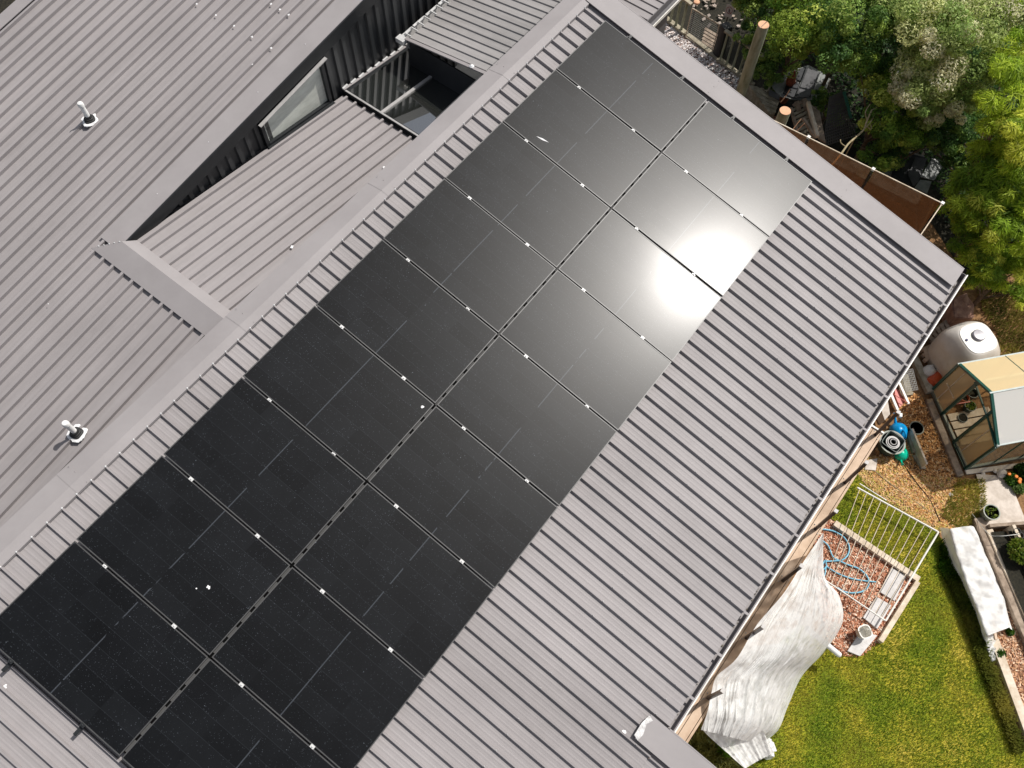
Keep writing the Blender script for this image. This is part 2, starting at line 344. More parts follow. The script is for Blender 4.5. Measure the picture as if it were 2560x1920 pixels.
def sheet(o, run, across, nrm, length, width, pitch, phase=0.0, rh=0.038, top=0.016, base=0.034, swage=True, start=0.0):
    """ribbed metal sheet; ribs run along `run`, repeat along `across`"""
    xs = [(0.0, 0.0)]; k = 0
    c = phase
    while c < width:
        if c - base / 2 > xs[-1][0] + 1e-4 and c + base / 2 < width:
            xs += [(c - base / 2, 0), (c - top / 2, rh), (c + top / 2, rh), (c + base / 2, 0)]
            if swage and c + pitch < width:
                for q in (0.36, 0.66):
                    m = c + pitch * q; xs += [(m - 0.014, 0), (m - 0.004, 0.0014), (m + 0.004, 0.0014), (m + 0.014, 0)]
        c += pitch
    xs.append((width, 0.0))
    mb = MB(); n = len(xs); L = [run * start, run * (start + length)]
    vs = [o + l + across * x + nrm * h for l in L for x, h in xs]
    fs = [(i, i + 1, n + i + 1, n + i) for i in range(n - 1)]
    if (across.cross(run)).dot(nrm) < 0: fs = [f[::-1] for f in fs]
    return mb.add(vs, fs)

house = thing('house', 'large house with low pitched grey ribbed metal roofs, dark corrugated walls and a timber deck', 'house', HP(-4, 1, 0))

# --- main (gutter side) roof
pitch = 1.154 / 6.07
# roof surface: from ridge v=-0.45 to eave 5.90, u from -0.30 to 7.05 ; then a longer piece beyond
mr = sheet(R(-0.42, -0.44, RH), VW, UW, NW, 6.385, 13.6, pitch, phase=0.205)
main = mr.build('main_roof', 'roof', house)
mr2 = sheet(R(6.86, 5.94, RH), VW, UW, NW, 2.5, 6.32, pitch, phase=0.1587)
main2 = mr2.build('lower_roof', 'roof', house)
def slab(pts, nrm, t): return MB().prism([Vector(p) for p in pts], nrm * t)
# ridge cap: two wings
RZ = R(0, -0.45, RH).z + 0.055
def ridge_pt(a, b, z): return HP(a, b, z)
b_r = (R(0, -0.45, RH) - P0).dot(EB)
a_lo, a_hi = -13.5, 0.47
b_right = (R(0, -0.345, RH) - P0).dot(EB); z_right = R(0, -0.345, RH).z + 0.05
rc = MB()
rc.grid([[HP(a, b_right, z_right - 0.035), HP(a, b_right, z_right), HP(a, b_r, RZ), HP(a, -0.70, RZ - 0.035), HP(a, -0.70, RZ - 0.085)] for a in (a_lo, 0.12)])
rc.grid([[HP(a, b_right - 0.11, z_right + .03), HP(a, b_r, RZ), HP(a, -0.70, RZ - 0.035), HP(a, -0.70, RZ - 0.085)] for a in (0.12, a_hi)])
rco = rc.build('ridge_cap', 'flash', main)
for a in (-11.3, -8.9, -6.5, -4.1, -1.7):
    lp_ = MB().grid([[HP(q, b_right, z_right - 0.035 + .002) + EB * .002, HP(q, b_right, z_right + .003), HP(q, b_r, RZ + .003), HP(q, -0.70, RZ - 0.032)] for q in (a, a + .16)])
    for b in (-.66, -.56, b_r + .03, b_right - .02): lp_.lathe(HP(a + .14, b, RZ - .008 if b < b_r else z_right + .01), [(.006, 0), (.003, .006)], 6)
    lp_.build('lap_joint', 'flash', rco)
# barge (rake) flashing at the upper right end
for (u0, u1, v0, v1, ue, ve, le) in ((-0.475, -0.13, -0.44, 5.93, -.49, -.44, 6.37), (6.86, 7.16, 5.70, 8.5, 6.845, 5.95, 2.55)):
    bg_ = MB(); bg_.frame(R(u0, v0, RH + 0.048), UW * (u1 - u0), VW * (v1 - v0), NW * 0.012)
    bg_.frame(R(ue, ve, RH - 0.16), UW * 0.0135, VW * le, NW * 0.222)
    bo_ = bg_.build('barge_flashing', 'flash', main)
    for v in ((1.6, 3.9) if v0 < 1 else (7.3,)):
        lj = MB().frame(R(u0 - .003, v, RH + 0.060), UW * (u1 - u0 + .006), VW * .14, NW * .003)
        for q in (.04, .17, .31): lj.lathe(R(u0 + q, v + .12, RH + .063), [(.006, 0), (.003, .006)], 6)
        lj.build('lap_joint', 'flash', bo_)
MB().prism([R(6.88, 5.69, RH + .063), R(6.99, 5.665, RH + .063), R(7.14, 5.67, RH + .063), R(7.16, 5.73, RH + .063), R(7.08, 5.745, RH + .063), R(6.97, 5.715, RH + .063), R(6.90, 5.75, RH + .063)], NW * 0.004).build('sealant_patch', 'pale', main)
# eave gutter
gt = MB(); v_e = 5.90
ge = R(0, v_e, RH)
def G(u, db, z): q = R(u, v_e, RH); return q + EB * db + UZ * z
gprof = [(-0.02, -0.12), (0.015, -0.12), (0.08, -0.12), (0.105, -0.10), (0.11, -0.005), (0.122, 0.004), (0.122, -0.008), (0.112, -0.012)]
gin = [(-0.02, -0.02), (-0.02, -0.11), (0.095, -0.11), (0.10, -0.02), (0.105, 0.0), (0.122, 0.004), (0.125, -0.13), (-0.025, -0.13)]
for seg in ((-0.45, 6.845),):
    gt.grid([[G(u, d, z) for d, z in gin] for u in seg])
gt.frame(G(-0.45, -0.025, -0.13), UW * -0.004, EB * 0.15, UZ * 0.134)
gut = gt.build('gutter', 'flash', house)
gl = MB(); gl.frame(G(-0.46, 0.118, -0.135), UW * 7.31, EB * 0.014, UZ * 0.144); gl.build('gutter_lip', 'white', gut)
for i in range(12): MB().frame(G(0.15 + i * 0.57, -0.05, 0.0), UW * 0.03, EB * 0.17, UZ * 0.006).build('gutter_bracket', 'flash', gut)
gd = MB()
for i in range(320):
    u = -0.4 + 7.2 * random.random() ** 1.3; d_ = random.uniform(-.015, .085); q_ = G(u, d_, -0.108 + random.uniform(0, .012)); a_ = random.uniform(0, 3.1); r_ = random.uniform(.004, .014)
    e1 = Vector((math.cos(a_), math.sin(a_), random.uniform(-.3, .3))) * r_ * 1.6; e2 = Vector((-math.sin(a_), math.cos(a_), random.uniform(-.3, .3))) * r_
    gd.add([q_ - e1, q_ + e2, q_ + e1, q_ - e2], [(0, 1, 2, 3)])
struct(gd.build('leaf_litter', 'dirty', gut), 'stuff')
# --- left roofs
aF = -6.53                                        # low cross ridge
SL = 0.13; SM_ = 0.138; ZF = 9.20
runL = (EA + UZ * SL).normalized(); nL = EB.cross(runL); nL = nL if nL.z > 0 else -nL
runM = (EA - UZ * SM_).normalized(); nM = EB.cross(runM); nM = nM if nM.z > 0 else -nM
def LP(a, b, h=0): return HP(a, b, ZF + SL * (a - aF) + h)
def MPt(a, b, h=0): return HP(a, b, ZF - 0.015 - SM_ * (a - aF) + h)
bW = -2.468
pl = 0.170
# big upper sheet beyond the black wall
s1 = sheet(LP(-14, -6.45), runL, EB, nL, 16.5, 3.72, pl, phase=0.22, rh=0.044, top=0.034, base=0.040, swage=False)
r1 = s1.build('upper_roof', 'roof2', house)
s2 = sheet(LP(-14, -2.73), runL, EB, nL, 7.40 * 1.0085, 2.12, pl, phase=0.04, rh=0.044, top=0.034, base=0.040, swage=False)
s2.build('side_roof', 'roof2', house)
f2 = MB()
f2.frame(LP(-6.62, -2.76, 0.036), runL * 9.2, EB * (bW + 0.01 + 2.76), nL * 0.014)
f2.frame(LP(-14, -6.47, 0.043), runL * 16.6, EB * 0.20, nL * 0.010)
f2.build('edge_flashing', 'flash', r1)
fb = MB(); fb.frame(LP(-6.60, bW + 0.012, 0.045), runL * 9.2, EB * 0.02, UZ * -0.185); fb.build('fascia', 'black', r1)
s3 = sheet(MPt(-6.5, bW + 0.02), runM, EB, nM, 3.72, 1.85, 0.1674, phase=0.087, rh=0.040, top=0.032, base=0.037, swage=False)
r3 = s3.build('sloping_roof', 'roof2', house)
# cross-ridge cap between the side roof and the sloping roof
cr = MB()
q1_ = [LP(aF - 0.26, -2.74, 0.046), LP(aF - 0.26, -0.60, 0.046), HP(aF + .01, -0.60, ZF + 0.088), HP(aF + .01, -2.46, ZF + 0.088)]
q2_ = [HP(aF + .01, -2.46, ZF + 0.088), HP(aF + .01, -0.60, ZF + 0.088), MPt(aF + 0.15, -0.60, 0.042), MPt(aF + 0.15, -2.40, 0.042)]
cr.add(q1_, [(0, 1, 2, 3)]); cr.add(q2_, [(0, 1, 2, 3)]); cr.add([q1_[0], q1_[1], q1_[1] - UZ * .018, q1_[0] - UZ * .018], [(0, 3, 2, 1)]); cr.add([q2_[3], q2_[2], q2_[2] - UZ * .03, q2_[3] - UZ * .03], [(0, 1, 2, 3)])
cr.build('cross_ridge_cap', 'flash', r3)
for i in range(5):
    p = q1_[0].lerp(q1_[3], .25 + i * .17); MB().lathe(p + UZ * .002, [(0.010, 0), (0.005, 0.007)], 8).build('cap_rivet', 'screw', r3)
# --- dark corrugated wall
def corrugated(o, run, up_fn, depth_dir, x0, x1, zb, zt, pitch=0.17, mat='darkwall'):
    mb = MB(); xs = []; x = x0
    while x < x1:
        xs += [(x, 0), (x + pitch * 0.50, 0), (x + pitch * 0.58, 0.03), (x + pitch * 0.92, 0.03)]; x += pitch
    xs.append((x1, 0))
    vs = []
    for a, d in xs: vs += [o + run * a + depth_dir * d + UZ * zb(a), o + run * a + depth_dir * d + UZ * zt(a)]
    fs = [(2 * i, 2 * i + 2, 2 * i + 3, 2 * i + 1) for i in range(len(xs) - 1)]
    return mb.add(vs, fs)
zM = lambda a: ZF - 0.015 - SM_ * (a - aF); zL = lambda a: ZF + SL * (a - aF)
wl = corrugated(HP(0, bW - 0.035, 0), EA, None, EB, -6.45, -4.22, lambda a: zM(a) - 0.01, lambda a: zL(a))
wl2 = corrugated(HP(0, bW - 0.035, 0), EA, None, EB, -3.05, 3.0, lambda a: zM(a) - 0.5 - (0.9 if a > -1.6 else 0), lambda a: zL(a))
wl.add(wl2.v, wl2.f)
wl3 = corrugated(HP(0, bW - 0.035, 0), EA, None, EB, -4.20, -3.06, lambda a: 9.30 + 0.150 * (a + 4.19) + .02, lambda a: zL(a))
wl.add(wl3.v, wl3.f)
wall = wl.build('corrugated_wall', 'darkwall', house)
# apron flashing where roof meets wall (black)
# window
win = MB()
WB = [(-4.21, 8.985), (-3.09, 8.845), (-3.01, 9.50), (-4.19, 9.30)]
zbL, zbR, ztR, ztL = 8.90, 8.74, 9.47, 9.29
def WPt(a, z, d=0.0): return HP(a, bW + 0.012 + d, z)
fr = MB()
cs4 = [WPt(-4.21, zbL), WPt(-3.05, zbR), WPt(-3.05, ztR), WPt(-4.21, ztL)]
for i in range(4): fr.bar(cs4[i], cs4[(i + 1) % 4], 0.05, 0.055, up=EB)
fr.bar(WPt(-4.24, zbL - 0.05, 0.03), WPt(-3.02, zbR - 0.05, 0.03), 0.09, 0.10, up=EB)
wn = fr.build('window', 'black', house)
MB().add([WPt(-4.19, zbL + .02, -.02), WPt(-3.06, zbR + .02, -.02), WPt(-3.06, ztR - .02, -.02), WPt(-4.19, ztL - .02, -.02)], [(0, 1, 2, 3)]).build('blind', 'curtain', wn)
MB().add([WPt(-4.19, zbL + .02, .0), WPt(-3.06, zbR + .02, .0), WPt(-3.06, ztR - .02, .0), WPt(-4.19, ztL - .02, .0)], [(0, 1, 2, 3)]).build('pane', glassmix('clear_window_glass', (0.9, 0.92, 0.9), 0.04, 0.97), wn)
sill = MB(); sill.bar(WPt(-4.26, ztL + .03, .05), WPt(-2.98, ztR + .03, .05), 0.05, 0.012, up=UZ); 
sill.build('window_flashing', 'alu', wn)
# --- upper left-hand slope (beyond the rooflight) + its gutter and black end
sN = -0.155
zN = lambda b: 9.3 + 0.155 * (b + 0.45)
runN = (-EB - UZ * 0.155).normalized(); nN = runN.cross(EA); nN = nN if nN.z > 0 else -nN
s4 = sheet(HP(-1.70, -0.60, zN(-0.60)), runN, EA, nN, 1.57, 2.17, 0.1388, phase=0.03, rh=0.018, top=0.012, base=0.022, swage=False)
# rounded pans: add shallow crowns
r4 = s4.build('far_slope_roof', 'roofn', house)
g4 = MB(); zg = zN(-2.14)
g4.grid([[HP(a, b, zg + z) for b, z in ((-2.12, -.01), (-2.12, -.10), (-2.22, -.10), (-2.25, -.03), (-2.26, .0), (-2.27, -.12), (-2.11, -.12))] for a in (-1.74, 0.47)])
g4o = g4.build('small_gutter', 'alu', r4)
gbk = MB()
for i in range(15): gbk.frame(HP(-1.66 + i * 0.1388, -2.13, zg + 0.012), EA * 0.014, EB * -0.12, UZ * 0.016)
gbk.build('gutter_strap', 'clamp', r4)
gl4 = MB()
for i in range(8): gl4.frame(HP(-1.74 + i * 0.28, -2.275, zg - .012), EA * 0.24, EB * (0.03 + random.uniform(0, .015)), UZ * 0.014)
gl4.frame(HP(-1.80, -2.30, zg - .06), EA * .10, EB * .14, UZ * .07)
gl4.build('gutter_edge', 'screw', r4)
ef = MB(); ef.frame(HP(-1.72, -2.16, zN(-2.16) - 1.3), EA * 0.02, EB * 1.6, UZ * 1.29)
ef.build('end_wall', 'black', r4)
ec = MB(); ec.bar(HP(-1.72, -2.18, zN(-2.18) + .012), HP(-1.72, -0.62, zN(-.62) + .012), 0.05, 0.02); ec.build('end_trim', 'flash', r4)
MB().lathe(HP(-1.72, -0.98, zN(-.98) + .02), [(0.025, 0), (0.035, .015), (0.012, .035)], 10).build('sealant_blob', 'sealant', r4)
# --- rooflight
sk = MB(); 
gl_ = MB().prism([MPt(-2.74, -2.40, 0.055), MPt(-2.74, -1.02, 0.055), MPt(-1.33, -1.02, 0.055), MPt(-1.33, -2.40, 0.055)], nM * 0.008)
sg = MB()
sg.bar(MPt(-2.76, -2.46, .04), MPt(-2.76, -.72, .04), .05, .06); sg.bar(MPt(-2.78, -2.42, .04), MPt(-1.3, -2.42, .05), .05, .05)
rl = sg.build('rooflight', 'black', house)
gl_.build('pane', 'skyglass', rl)
MB().bar(MPt(-2.76, -1.76, .075), MPt(-1.35, -1.76, .075), .045, .02).build('glazing_bar', 'alu', rl)
MB().bar(MPt(-2.78, -2.45, .085), MPt(-1.42, -2.45, .085), .035, .012).build('side_trim', 'roof2', rl)
MB().bar(MPt(-2.77, -2.42, .082), MPt(-2.77, -.7, .082), .025, .012).build('front_trim', 'alu', rl)
zz = MB(); 
for i in range(9): zz.frame(MPt(-2.78 + i * .165, -2.475, .07), EA * .10, EB * .03, UZ * .035)
zz.build('apron_step', 'screw', rl)
MB().bar(MPt(-1.34, -2.38, .068), MPt(-1.34, -.9, .068), .012, .012).build('back_trim', 'alu', rl)
bx = MB(); bx.frame(HP(-2.72, -2.42, 7.4), EA * 1.6, EB * 1.9, UZ * .02); bx.frame(HP(-2.72, -0.78, 7.4), EA * 3.0, EB * .02, UZ * 1.85); bx.build('light_shaft', 'darkwall', rl)
# side wall closing the step below the ridge
sw = MB(); sw.frame(HP(-14, -0.66, 7.9), EA * 7.3, EB * 0.03, UZ * 1.25); sw.frame(HP(-6.7, -0.66, 8.0), EA * 5.0, EB * 0.03, UZ * 1.27); sw.build('upstand_wall', 'flash', house)
fr5 = sheet(HP(0.3, -2.2, 8.0), EB, EA, UZ, 1.96, 4.2, .160, phase=.03, rh=.02, top=.014, base=.024, swage=False).build('low_flat_roof', 'flash', house)
MB().frame(HP(0.3, -0.24, 7.86), EA * 4.2, EB * .012, UZ * .16).frame(HP(0.3, -0.228, 7.87), EA * 4.2, EB * .07, UZ * .012).build('roof_edge', 'midmetal', fr5)
MB().frame(HP(0.3, -0.158, 7.86), EA * 4.2, EB * .014, UZ * .06).build('edge_lip', 'white', fr5)
MB().frame(HP(0.3, -0.33, 3.0), EA * 2.15, EB * .10, UZ * 4.8).build('end_cladding', 'midmetal', fr5)
# body of the house
hb = MB()
hb.prism([HP(-15, -6.3, 0), HP(-15, 5.3, 0), HP(0.25, 5.3, 0), HP(0.25, -0.35, 0), HP(2.3, -0.35, 0), HP(2.3, -2.6, 0), HP(2.4, -2.6, 0), HP(2.4, -6.3, 0)], UZ * 7.35)
hb.build('outer_wall', 'darkwall', house)
# screws on ribs
sc = MB()
def dome(mb, p, n, r=0.009, h=0.008):
    x = n.orthogonal().normalized(); y = n.cross(x)
    vs = [p + (x * math.cos(k * 1.0472) + y * math.sin(k * 1.0472)) * r for k in range(6)] + [p + n * h]
    mb.add(vs, [(k, (k + 1) % 6, 6) for k in range(6)])
for i in range(70):
    u = -0.42 + 0.205 + i * pitch
    dome(sc, R(u, -0.36, RH + 0.052), NW, 0.011)
    for v in (4.6, 5.75): dome(sc, R(u + .0, v, RH + 0.042), NW, 0.007)
for i in range(22):
    b = -6.45 + 0.22 + i * pl
    if b > -2.75: continue
    for a in [x * 0.9 - 13.3 + (0.0 if i % 2 else .0) for x in range(18)]: dome(sc, LP(a, b, 0.034), nL, 0.009)
for i in range(12):
    b = -2.73 + 0.04 + i * pl
    for a in [x * 0.9 - 13.3 for x in range(8)] + [aF - .22]: dome(sc, LP(a, b, 0.036), nL, 0.009)
for a in [-9.4, -8.5, -7.6, -6.7, -5.8, -4.9, -4, -3.1, -2.2, -1.3]: dome(sc, LP(a, bW - .14, 0.052), nL, 0.008)
struct(sc.build('roof_screw', 'screw', house), 'stuff')

# droppings and pale marks on the metal
mk = []
def splat(mb, p, nrm, r):
    x = nrm.orthogonal().normalized(); y = nrm.cross(x); n = 10
    rr = [r * random.uniform(.45, 1.1) for _ in range(n)]
    vs = [p + (x * math.cos(k * 2 * math.pi / n) + y * math.sin(k * 2 * math.pi / n)) * rr[k] + nrm * 0.002 for k in range(n)] + [p + nrm * 0.004]
    mb.add(vs, [(k, (k + 1) % n, n) for k in range(n)])
def mk_():
    mk.append(MB()); return mk[-1]
def on_plane(sx, sy, p, n):
    r = ray(sx, sy); c = Vector((0, 0, HC)); t = (p - c).dot(n) / r.dot(n); return c + r * t
for sx, sy in ((540, 38), (585, 65), (630, 92), (678, 10), (700, 24), (722, 37), (492, 10), (629, 160), (678, 120)):
    splat(mk_(), on_plane(sx, sy, LP(-5, -4, 0.036), nL), nL, 0.02)
for sx, sy in ((730, 617), (960, 418)): splat(mk_(), on_plane(sx, sy, MPt(-5, -2, 0.03), nM), nM, 0.028)
for sx, sy in ((387, 655), ): splat(mk_(), on_plane(sx, sy, MPt(-5, -2, 0.05), nM), nM, 0.03)
for sx, sy in ((12, 1716), (1560, 1830), (1790, 450), (1345, 1140)): splat(mk_(), on_plane(sx, sy, R(3, 3, RH + 0.002), NW), NW, 0.026)
for m_ in mk: m_.build('bird_mark', 'sealant', main)

# vent pipes through the left roof
def vent(px, py, rot):
    p = on_plane(px, py, LP(-5, -4, 0.0), nL); k = .62
    fl_ = MB(); fl_.lathe(p + UZ * 0.034, [(0.150 * k, 0), (0.146 * k, .008), (0.12 * k, .012)], 20, sq=6, rot=rot)
    for i in range(len(fl_.v)): fl_.v[i] = tuple(Vector(fl_.v[i]) + Vector((random.uniform(-.012, .012), random.uniform(-.012, .012), random.uniform(-.002, .002))))
    v = fl_.build('roof_vent', 'sealant', house)
    MB().lathe(p + UZ * .03, [(0.112 * k, 0.012), (0.105 * k, 0.03), (0.085 * k, 0.035), (0.082 * k, 0.05), (0.070 * k, 0.055), (0.062 * k, 0.085)], 24, sq=3.2, rot=rot).build('rubber_boot', 'rubber', v, smooth=True)
    MB().lathe(p + UZ * .075, [(0.040, 0), (0.041, .015), (0.034, .022), (0.032, .04), (0.031, .20), (0.038, .205), (0.038, .245), (0.03, .26), (0.015, .265)], 20).build('vent_pipe', 'pvc', v, smooth=True)
vent(228, 305, 0.5); vent(196, 1087, 1.1)

# ---------------------------------------------------------------- solar array
GAPU = 0.02; PITU = 1.154; PITV = 1.793
ordin = ['first', 'second', 'third', 'fourth', 'fifth', 'sixth', 'seventh', 'eighth', 'ninth']
rotm = Matrix((UW, VW, NW)).transposed()
def make_panel():
    root = bpy.data.objects.new('solar_panel', None); scene.collection.objects.link(root); root.empty_display_size = .2; LOC[root.name] = (0, 0, 0)
    fr = MB(); t = 0.011; hgt = 0.032
    X, Y, Z = Vector((1, 0, 0)), Vector((0, 1, 0)), Vector((0, 0, 1))
    fr.frame(Vector((0, 0, -hgt)), X * t, Y * PL, Z * (hgt + .0015)); fr.frame(Vector((PW - t, 0, -hgt)), X * t, Y * PL, Z * (hgt + .0015))
    fr.frame(Vector((t, 0, -hgt)), X * (PW - 2 * t), Y * t, Z * (hgt + .0015)); fr.frame(Vector((t, PL - t, -hgt)), X * (PW - 2 * t), Y * t, Z * (hgt + .0015))
    fr.build('frame', 'blackalu', root, local=True)
    gl = MB().frame(Vector((t, t, -0.006)), X * (PW - 2 * t), Y * (PL - 2 * t), Z * 0.005)
    gl.build('glass', 'pv', root, local=True)
    return root
pan = make_panel(); first = True
extra = {(0, 8): 'bottom-most panel at the frame corner with a scuffed left edge', (1, 1): 'washed out by the white sun glare, second from the top', (1, 2): 'brightest white sun glare, third from the top', (0, 7): 'with a white bird dropping in its lower half', (0, 1): 'with a thin white scratch near its ridge edge', (1, 6): 'with one paler square cell near its upper seam' }
for col in range(2):
    for i in range(9):
        if first: root = pan; kids = None; first = False
        else:
            root = pan.copy(); scene.collection.objects.link(root)
            for ch in list(pan.children):
                c = ch.copy(); scene.collection.objects.link(c); c.parent = root
        p = R(i * PITU + 0.01, col * PITV + (0.0 if col == 0 else 0.010), 0)
        mm = rotm.to_4x4(); jit = random.uniform(-.0012, .0012); mm = mm @ Matrix.Rotation(jit * 5, 4, 'X') @ Matrix.Rotation(random.uniform(-.006, .006), 4, 'Y'); mm.translation = p
        root.matrix_world = mm
        side = 'ridge-side' if col == 0 else 'gutter-side'
        lab = f'black solar panel, {ordin[i]} from the top end of the {side} row'
        if (col, i) == (0, 8): lab = 'black solar panel at the lower left end of the ridge-side row'
        if (col, i) == (1, 8): lab = 'dark solar panel at the lower end of the gutter-side row, cut by the bottom edge'
        if (col, i) == (0, 7): lab = 'black solar panel with a white bird dropping, eighth in the ridge-side row'
        if (col, i) == (0, 1): lab = 'grey looking solar panel with a short white scratch, second in the ridge-side row'
        if (col, i) == (1, 1): lab = 'solar panel half lost in sun glare, second from the top of the gutter-side row'
        if (col, i) == (1, 2): lab = 'solar panel with white sun glare, third from the top of the gutter-side row'
        tag(root, lab, 'solar panel', 'solar panels on the main roof')
# bird dropping, scratch, sticker on panels
for sx, sy, r, lab in ((522, 1468, .024, 'largest white bird dropping in the middle of a lower black panel'), (491, 1471, .010, 'tiny white speck left of the largest bird dropping'), (1056, 1017, .020, 'pale smeared bird dropping by the crossing of the panel seams')):
    dm = MB(); splat(dm, on_plane(sx, sy, R(2, 2, 0.001), NW), NW, r); tag(dm.build('bird_dropping', 'sealant'), lab, 'bird dropping')
a_, b_ = on_plane(1340, 340, R(2, 2, .002), NW), on_plane(1372, 356, R(2, 2, .002), NW)
fe = MB(); m_ = (a_ + b_) / 2; dd = (b_ - a_); pp = NW.cross(dd).normalized() * .013
fe.add([a_, m_ + pp, b_, m_ - pp, m_ + NW * .003], [(0, 3, 4), (3, 2, 4), (2, 1, 4), (1, 0, 4)])
tag(fe.build('feather', 'sealant'), 'tiny white feather lying on a grey panel near the top', 'feather')
# rails with clamps
rail_v = (0.40, 1.32, PITV + 0.40 + .012, PITV + 1.32 + .012)
names = ['mounting rail closest to the ridge, under the ridge-side panels', 'second mounting rail from the ridge, under the ridge-side panels', 'third mounting rail from the ridge, under the gutter-side panels', 'mounting rail closest to the gutter, under the gutter-side panels']
def make_rail():
    root = bpy.data.objects.new('mounting_rail', None); scene.collection.objects.link(root); LOC[root.name] = (0, 0, 0)
    X, Y, Z = Vector((1, 0, 0)), Vector((0, 1, 0)), Vector((0, 0, 1))
    MB().frame(Vector((-.10, -.018, -.072)), X * 10.60, Y * .036, Z * .038).build('beam', 'black', root, local=True)
    for i in range(10):
        u = i * PITU; c = MB()
        c.frame(Vector((u - .017, -.024, -.004)), X * .034, Y * .048, Z * .008)
        c.frame(Vector((u - .007, -.02, -.05)), X * .014, Y * .04, Z * .046)
        if i in (0, 9): pass
        cl = c.build('clamp', 'clamp' if i not in (0, 9) else 'black', root, local=True)
        MB().lathe(Vector((u, 0, .006)), [(0.009, 0), (0.009, .006), (0.005, .008)], 6).build('bolt', 'screw' if i not in (0, 9) else 'black', cl, local=True)
    for i in range(8):
        f = MB().frame(Vector((.55 + i * 1.35, -.02, -.13)), X * .04, Y * .04, Z * .06); f.build('roof_foot', 'blackalu', root, local=True)
    return root
r0 = make_rail()
for k in range(4):
    if k == 0: root = r0
    else:
        root = r0.copy(); scene.collection.objects.link(root)
        for ch in list(r0.children):
            c = ch.copy(); scene.collection.objects.link(c); c.parent = root
            for g in ch.children:
                d = g.copy(); scene.collection.objects.link(d); d.parent = c
    mm = rotm.to_4x4(); mm.translation = R(0, rail_v[k], 0); root.matrix_world = mm
    tag(root, 'black ' + names[k], 'mounting rail', 'rails that carry the solar panels')

ct = thing('gap_shade_strip', 'added dark strip painted as the shade in the gap between the two rows of panels', 'gap shade strip', tuple(R(5, 1.79, -.05)))
MB().frame(R(0.02, 1.768, -.060), UW * 10.32, VW * .045, NW * .012).build('tray', 'gapshade', ct)  # added strip, stands in for the shade between the panel rows

# ================================================================ GARDEN
def C0(ox, oy, wsrc, zx, zy, z):
    p = C(ox, oy, wsrc, zx, zy, z); return Vector((p.x, p.y, 0.0))
def C(ox, oy, wsrc, zx, zy, z=0.0):
    k = wsrc / 2212.0; return at(ox + zx * k, oy + zy * k, z)
# ---- ground sheets
gr = MB(); gr.add([(-60, -40, -0.012), (80, -40, -0.012), (80, 90, -0.012), (-60, 90, -0.012)], [(0, 1, 2, 3)])
struct(gr.build('ground', noise_mat('brown_leaf_litter', (0.10, 0.05, 0.022), (0.36, 0.21, 0.10), 14, 0.95, bump=0.6, bscale=40, c3=(0.26, 0.14, 0.06), detail=10, pos=(.3, .7)), None))
def patch(name, pts, z, mat, cuts=0):
    P = [at(x, y, z) for x, y in pts]
    o = MB().add(P, [tuple(range(len(P)))]); 
    nn = Vector((0, 0, 0))
    for i in range(len(P)): nn += P[i].cross(P[(i + 1) % len(P)])
    if nn.z < 0: o.f = [tuple(reversed(o.f[0]))]
    return struct(o.build(name, mat))
def lawn_mat():
    m, t, b = newmat('lawn_turf'); N = t.nodes; L = t.links
    tc = N.new("ShaderNodeTexCoord")
    n1 = N.new("ShaderNodeTexNoise"); n1.inputs['Scale'].default_value = 1.1; n1.inputs['Detail'].default_value = 4; L.new(tc.outputs['Object'], n1.inputs[0])
    n2 = N.new("ShaderNodeTexNoise"); n2.inputs['Scale'].default_value = 26; n2.inputs['Detail'].default_value = 8; L.new(tc.outputs['Object'], n2.inputs[0])
    ad = N.new("ShaderNodeMath"); ad.operation = 'MULTIPLY_ADD'; ad.inputs[1].default_value = 0.55; L.new(n2.outputs[0], ad.inputs[0]); L.new(n1.outputs[0], ad.inputs[2])
    r = N.new("ShaderNodeValToRGB"); e = r.color_ramp.elements
    e[0].position = 0.52; e[0].color = (0.11, 0.18, 0.012, 1); e[1].position = 1.0; e[1].color = (0.60, 0.46, 0.08, 1)
    q = e.new(0.72); q.color = (0.22, 0.26, 0.015, 1); q = e.new(0.86); q.color = (0.40, 0.35, 0.03, 1)
    L.new(ad.outputs[0], r.inputs[0]); L.new(r.outputs[0], b.inputs['Base Color']); setp(b, Roughness=0.9, Specular_IOR_Level=0.2)
    bp = N.new("ShaderNodeBump"); bp.inputs['Strength'].default_value = 0.6; bp.inputs['Distance'].default_value = 0.03; L.new(n2.outputs[0], bp.inputs['Height']); L.new(bp.outputs[0], b.inputs['Normal'])
    return m
M['lawn'] = lawn_mat()
lawn_pts = [(1650, 1990), (1790, 1880), (1900, 1650), (2000, 1560), (2100, 1640), (2200, 1600), (2292, 1450), (2085, 1300), (2060, 1290), (2120, 1150), (2165, 1215), (2230, 1262), (2330, 1318), (2352, 1345), (2400, 1440), (2445, 1560), (2462, 1600), (2480, 1660), (2560, 1880), (2640, 2010), (2300, 2050), (1800, 2060)]
patch('lawn', lawn_pts, 0.0, 'lawn')
chips_pts = [(2040, 1290), (2085, 1305), (2290, 1452), (2196, 1606), (2150, 1640), (2108, 1640), (2070, 1600), (2030, 1450)]
M['chipbed'] = noise_mat('wood_chip_bed', (0.22, 0.085, 0.04), (0.60, 0.34, 0.22), 22, 0.9, bump=0.6, bscale=30, detail=8)
patch('chip_bed_ground', chips_pts, 0.006, 'chipbed')
patch('path_ground', [(2470, 1520), (2520, 1480), (2700, 1800), (2640, 1900), (2560, 1830), (2500, 1640)], 0.002, 'chipbed')
patch('concrete_path', [(2440, 1185), (2519, 1190), (2530, 1215), (2562, 1295), (2575, 1312), (2461, 1317), (2446, 1262), (2452, 1230)], 0.03, 'concrete')
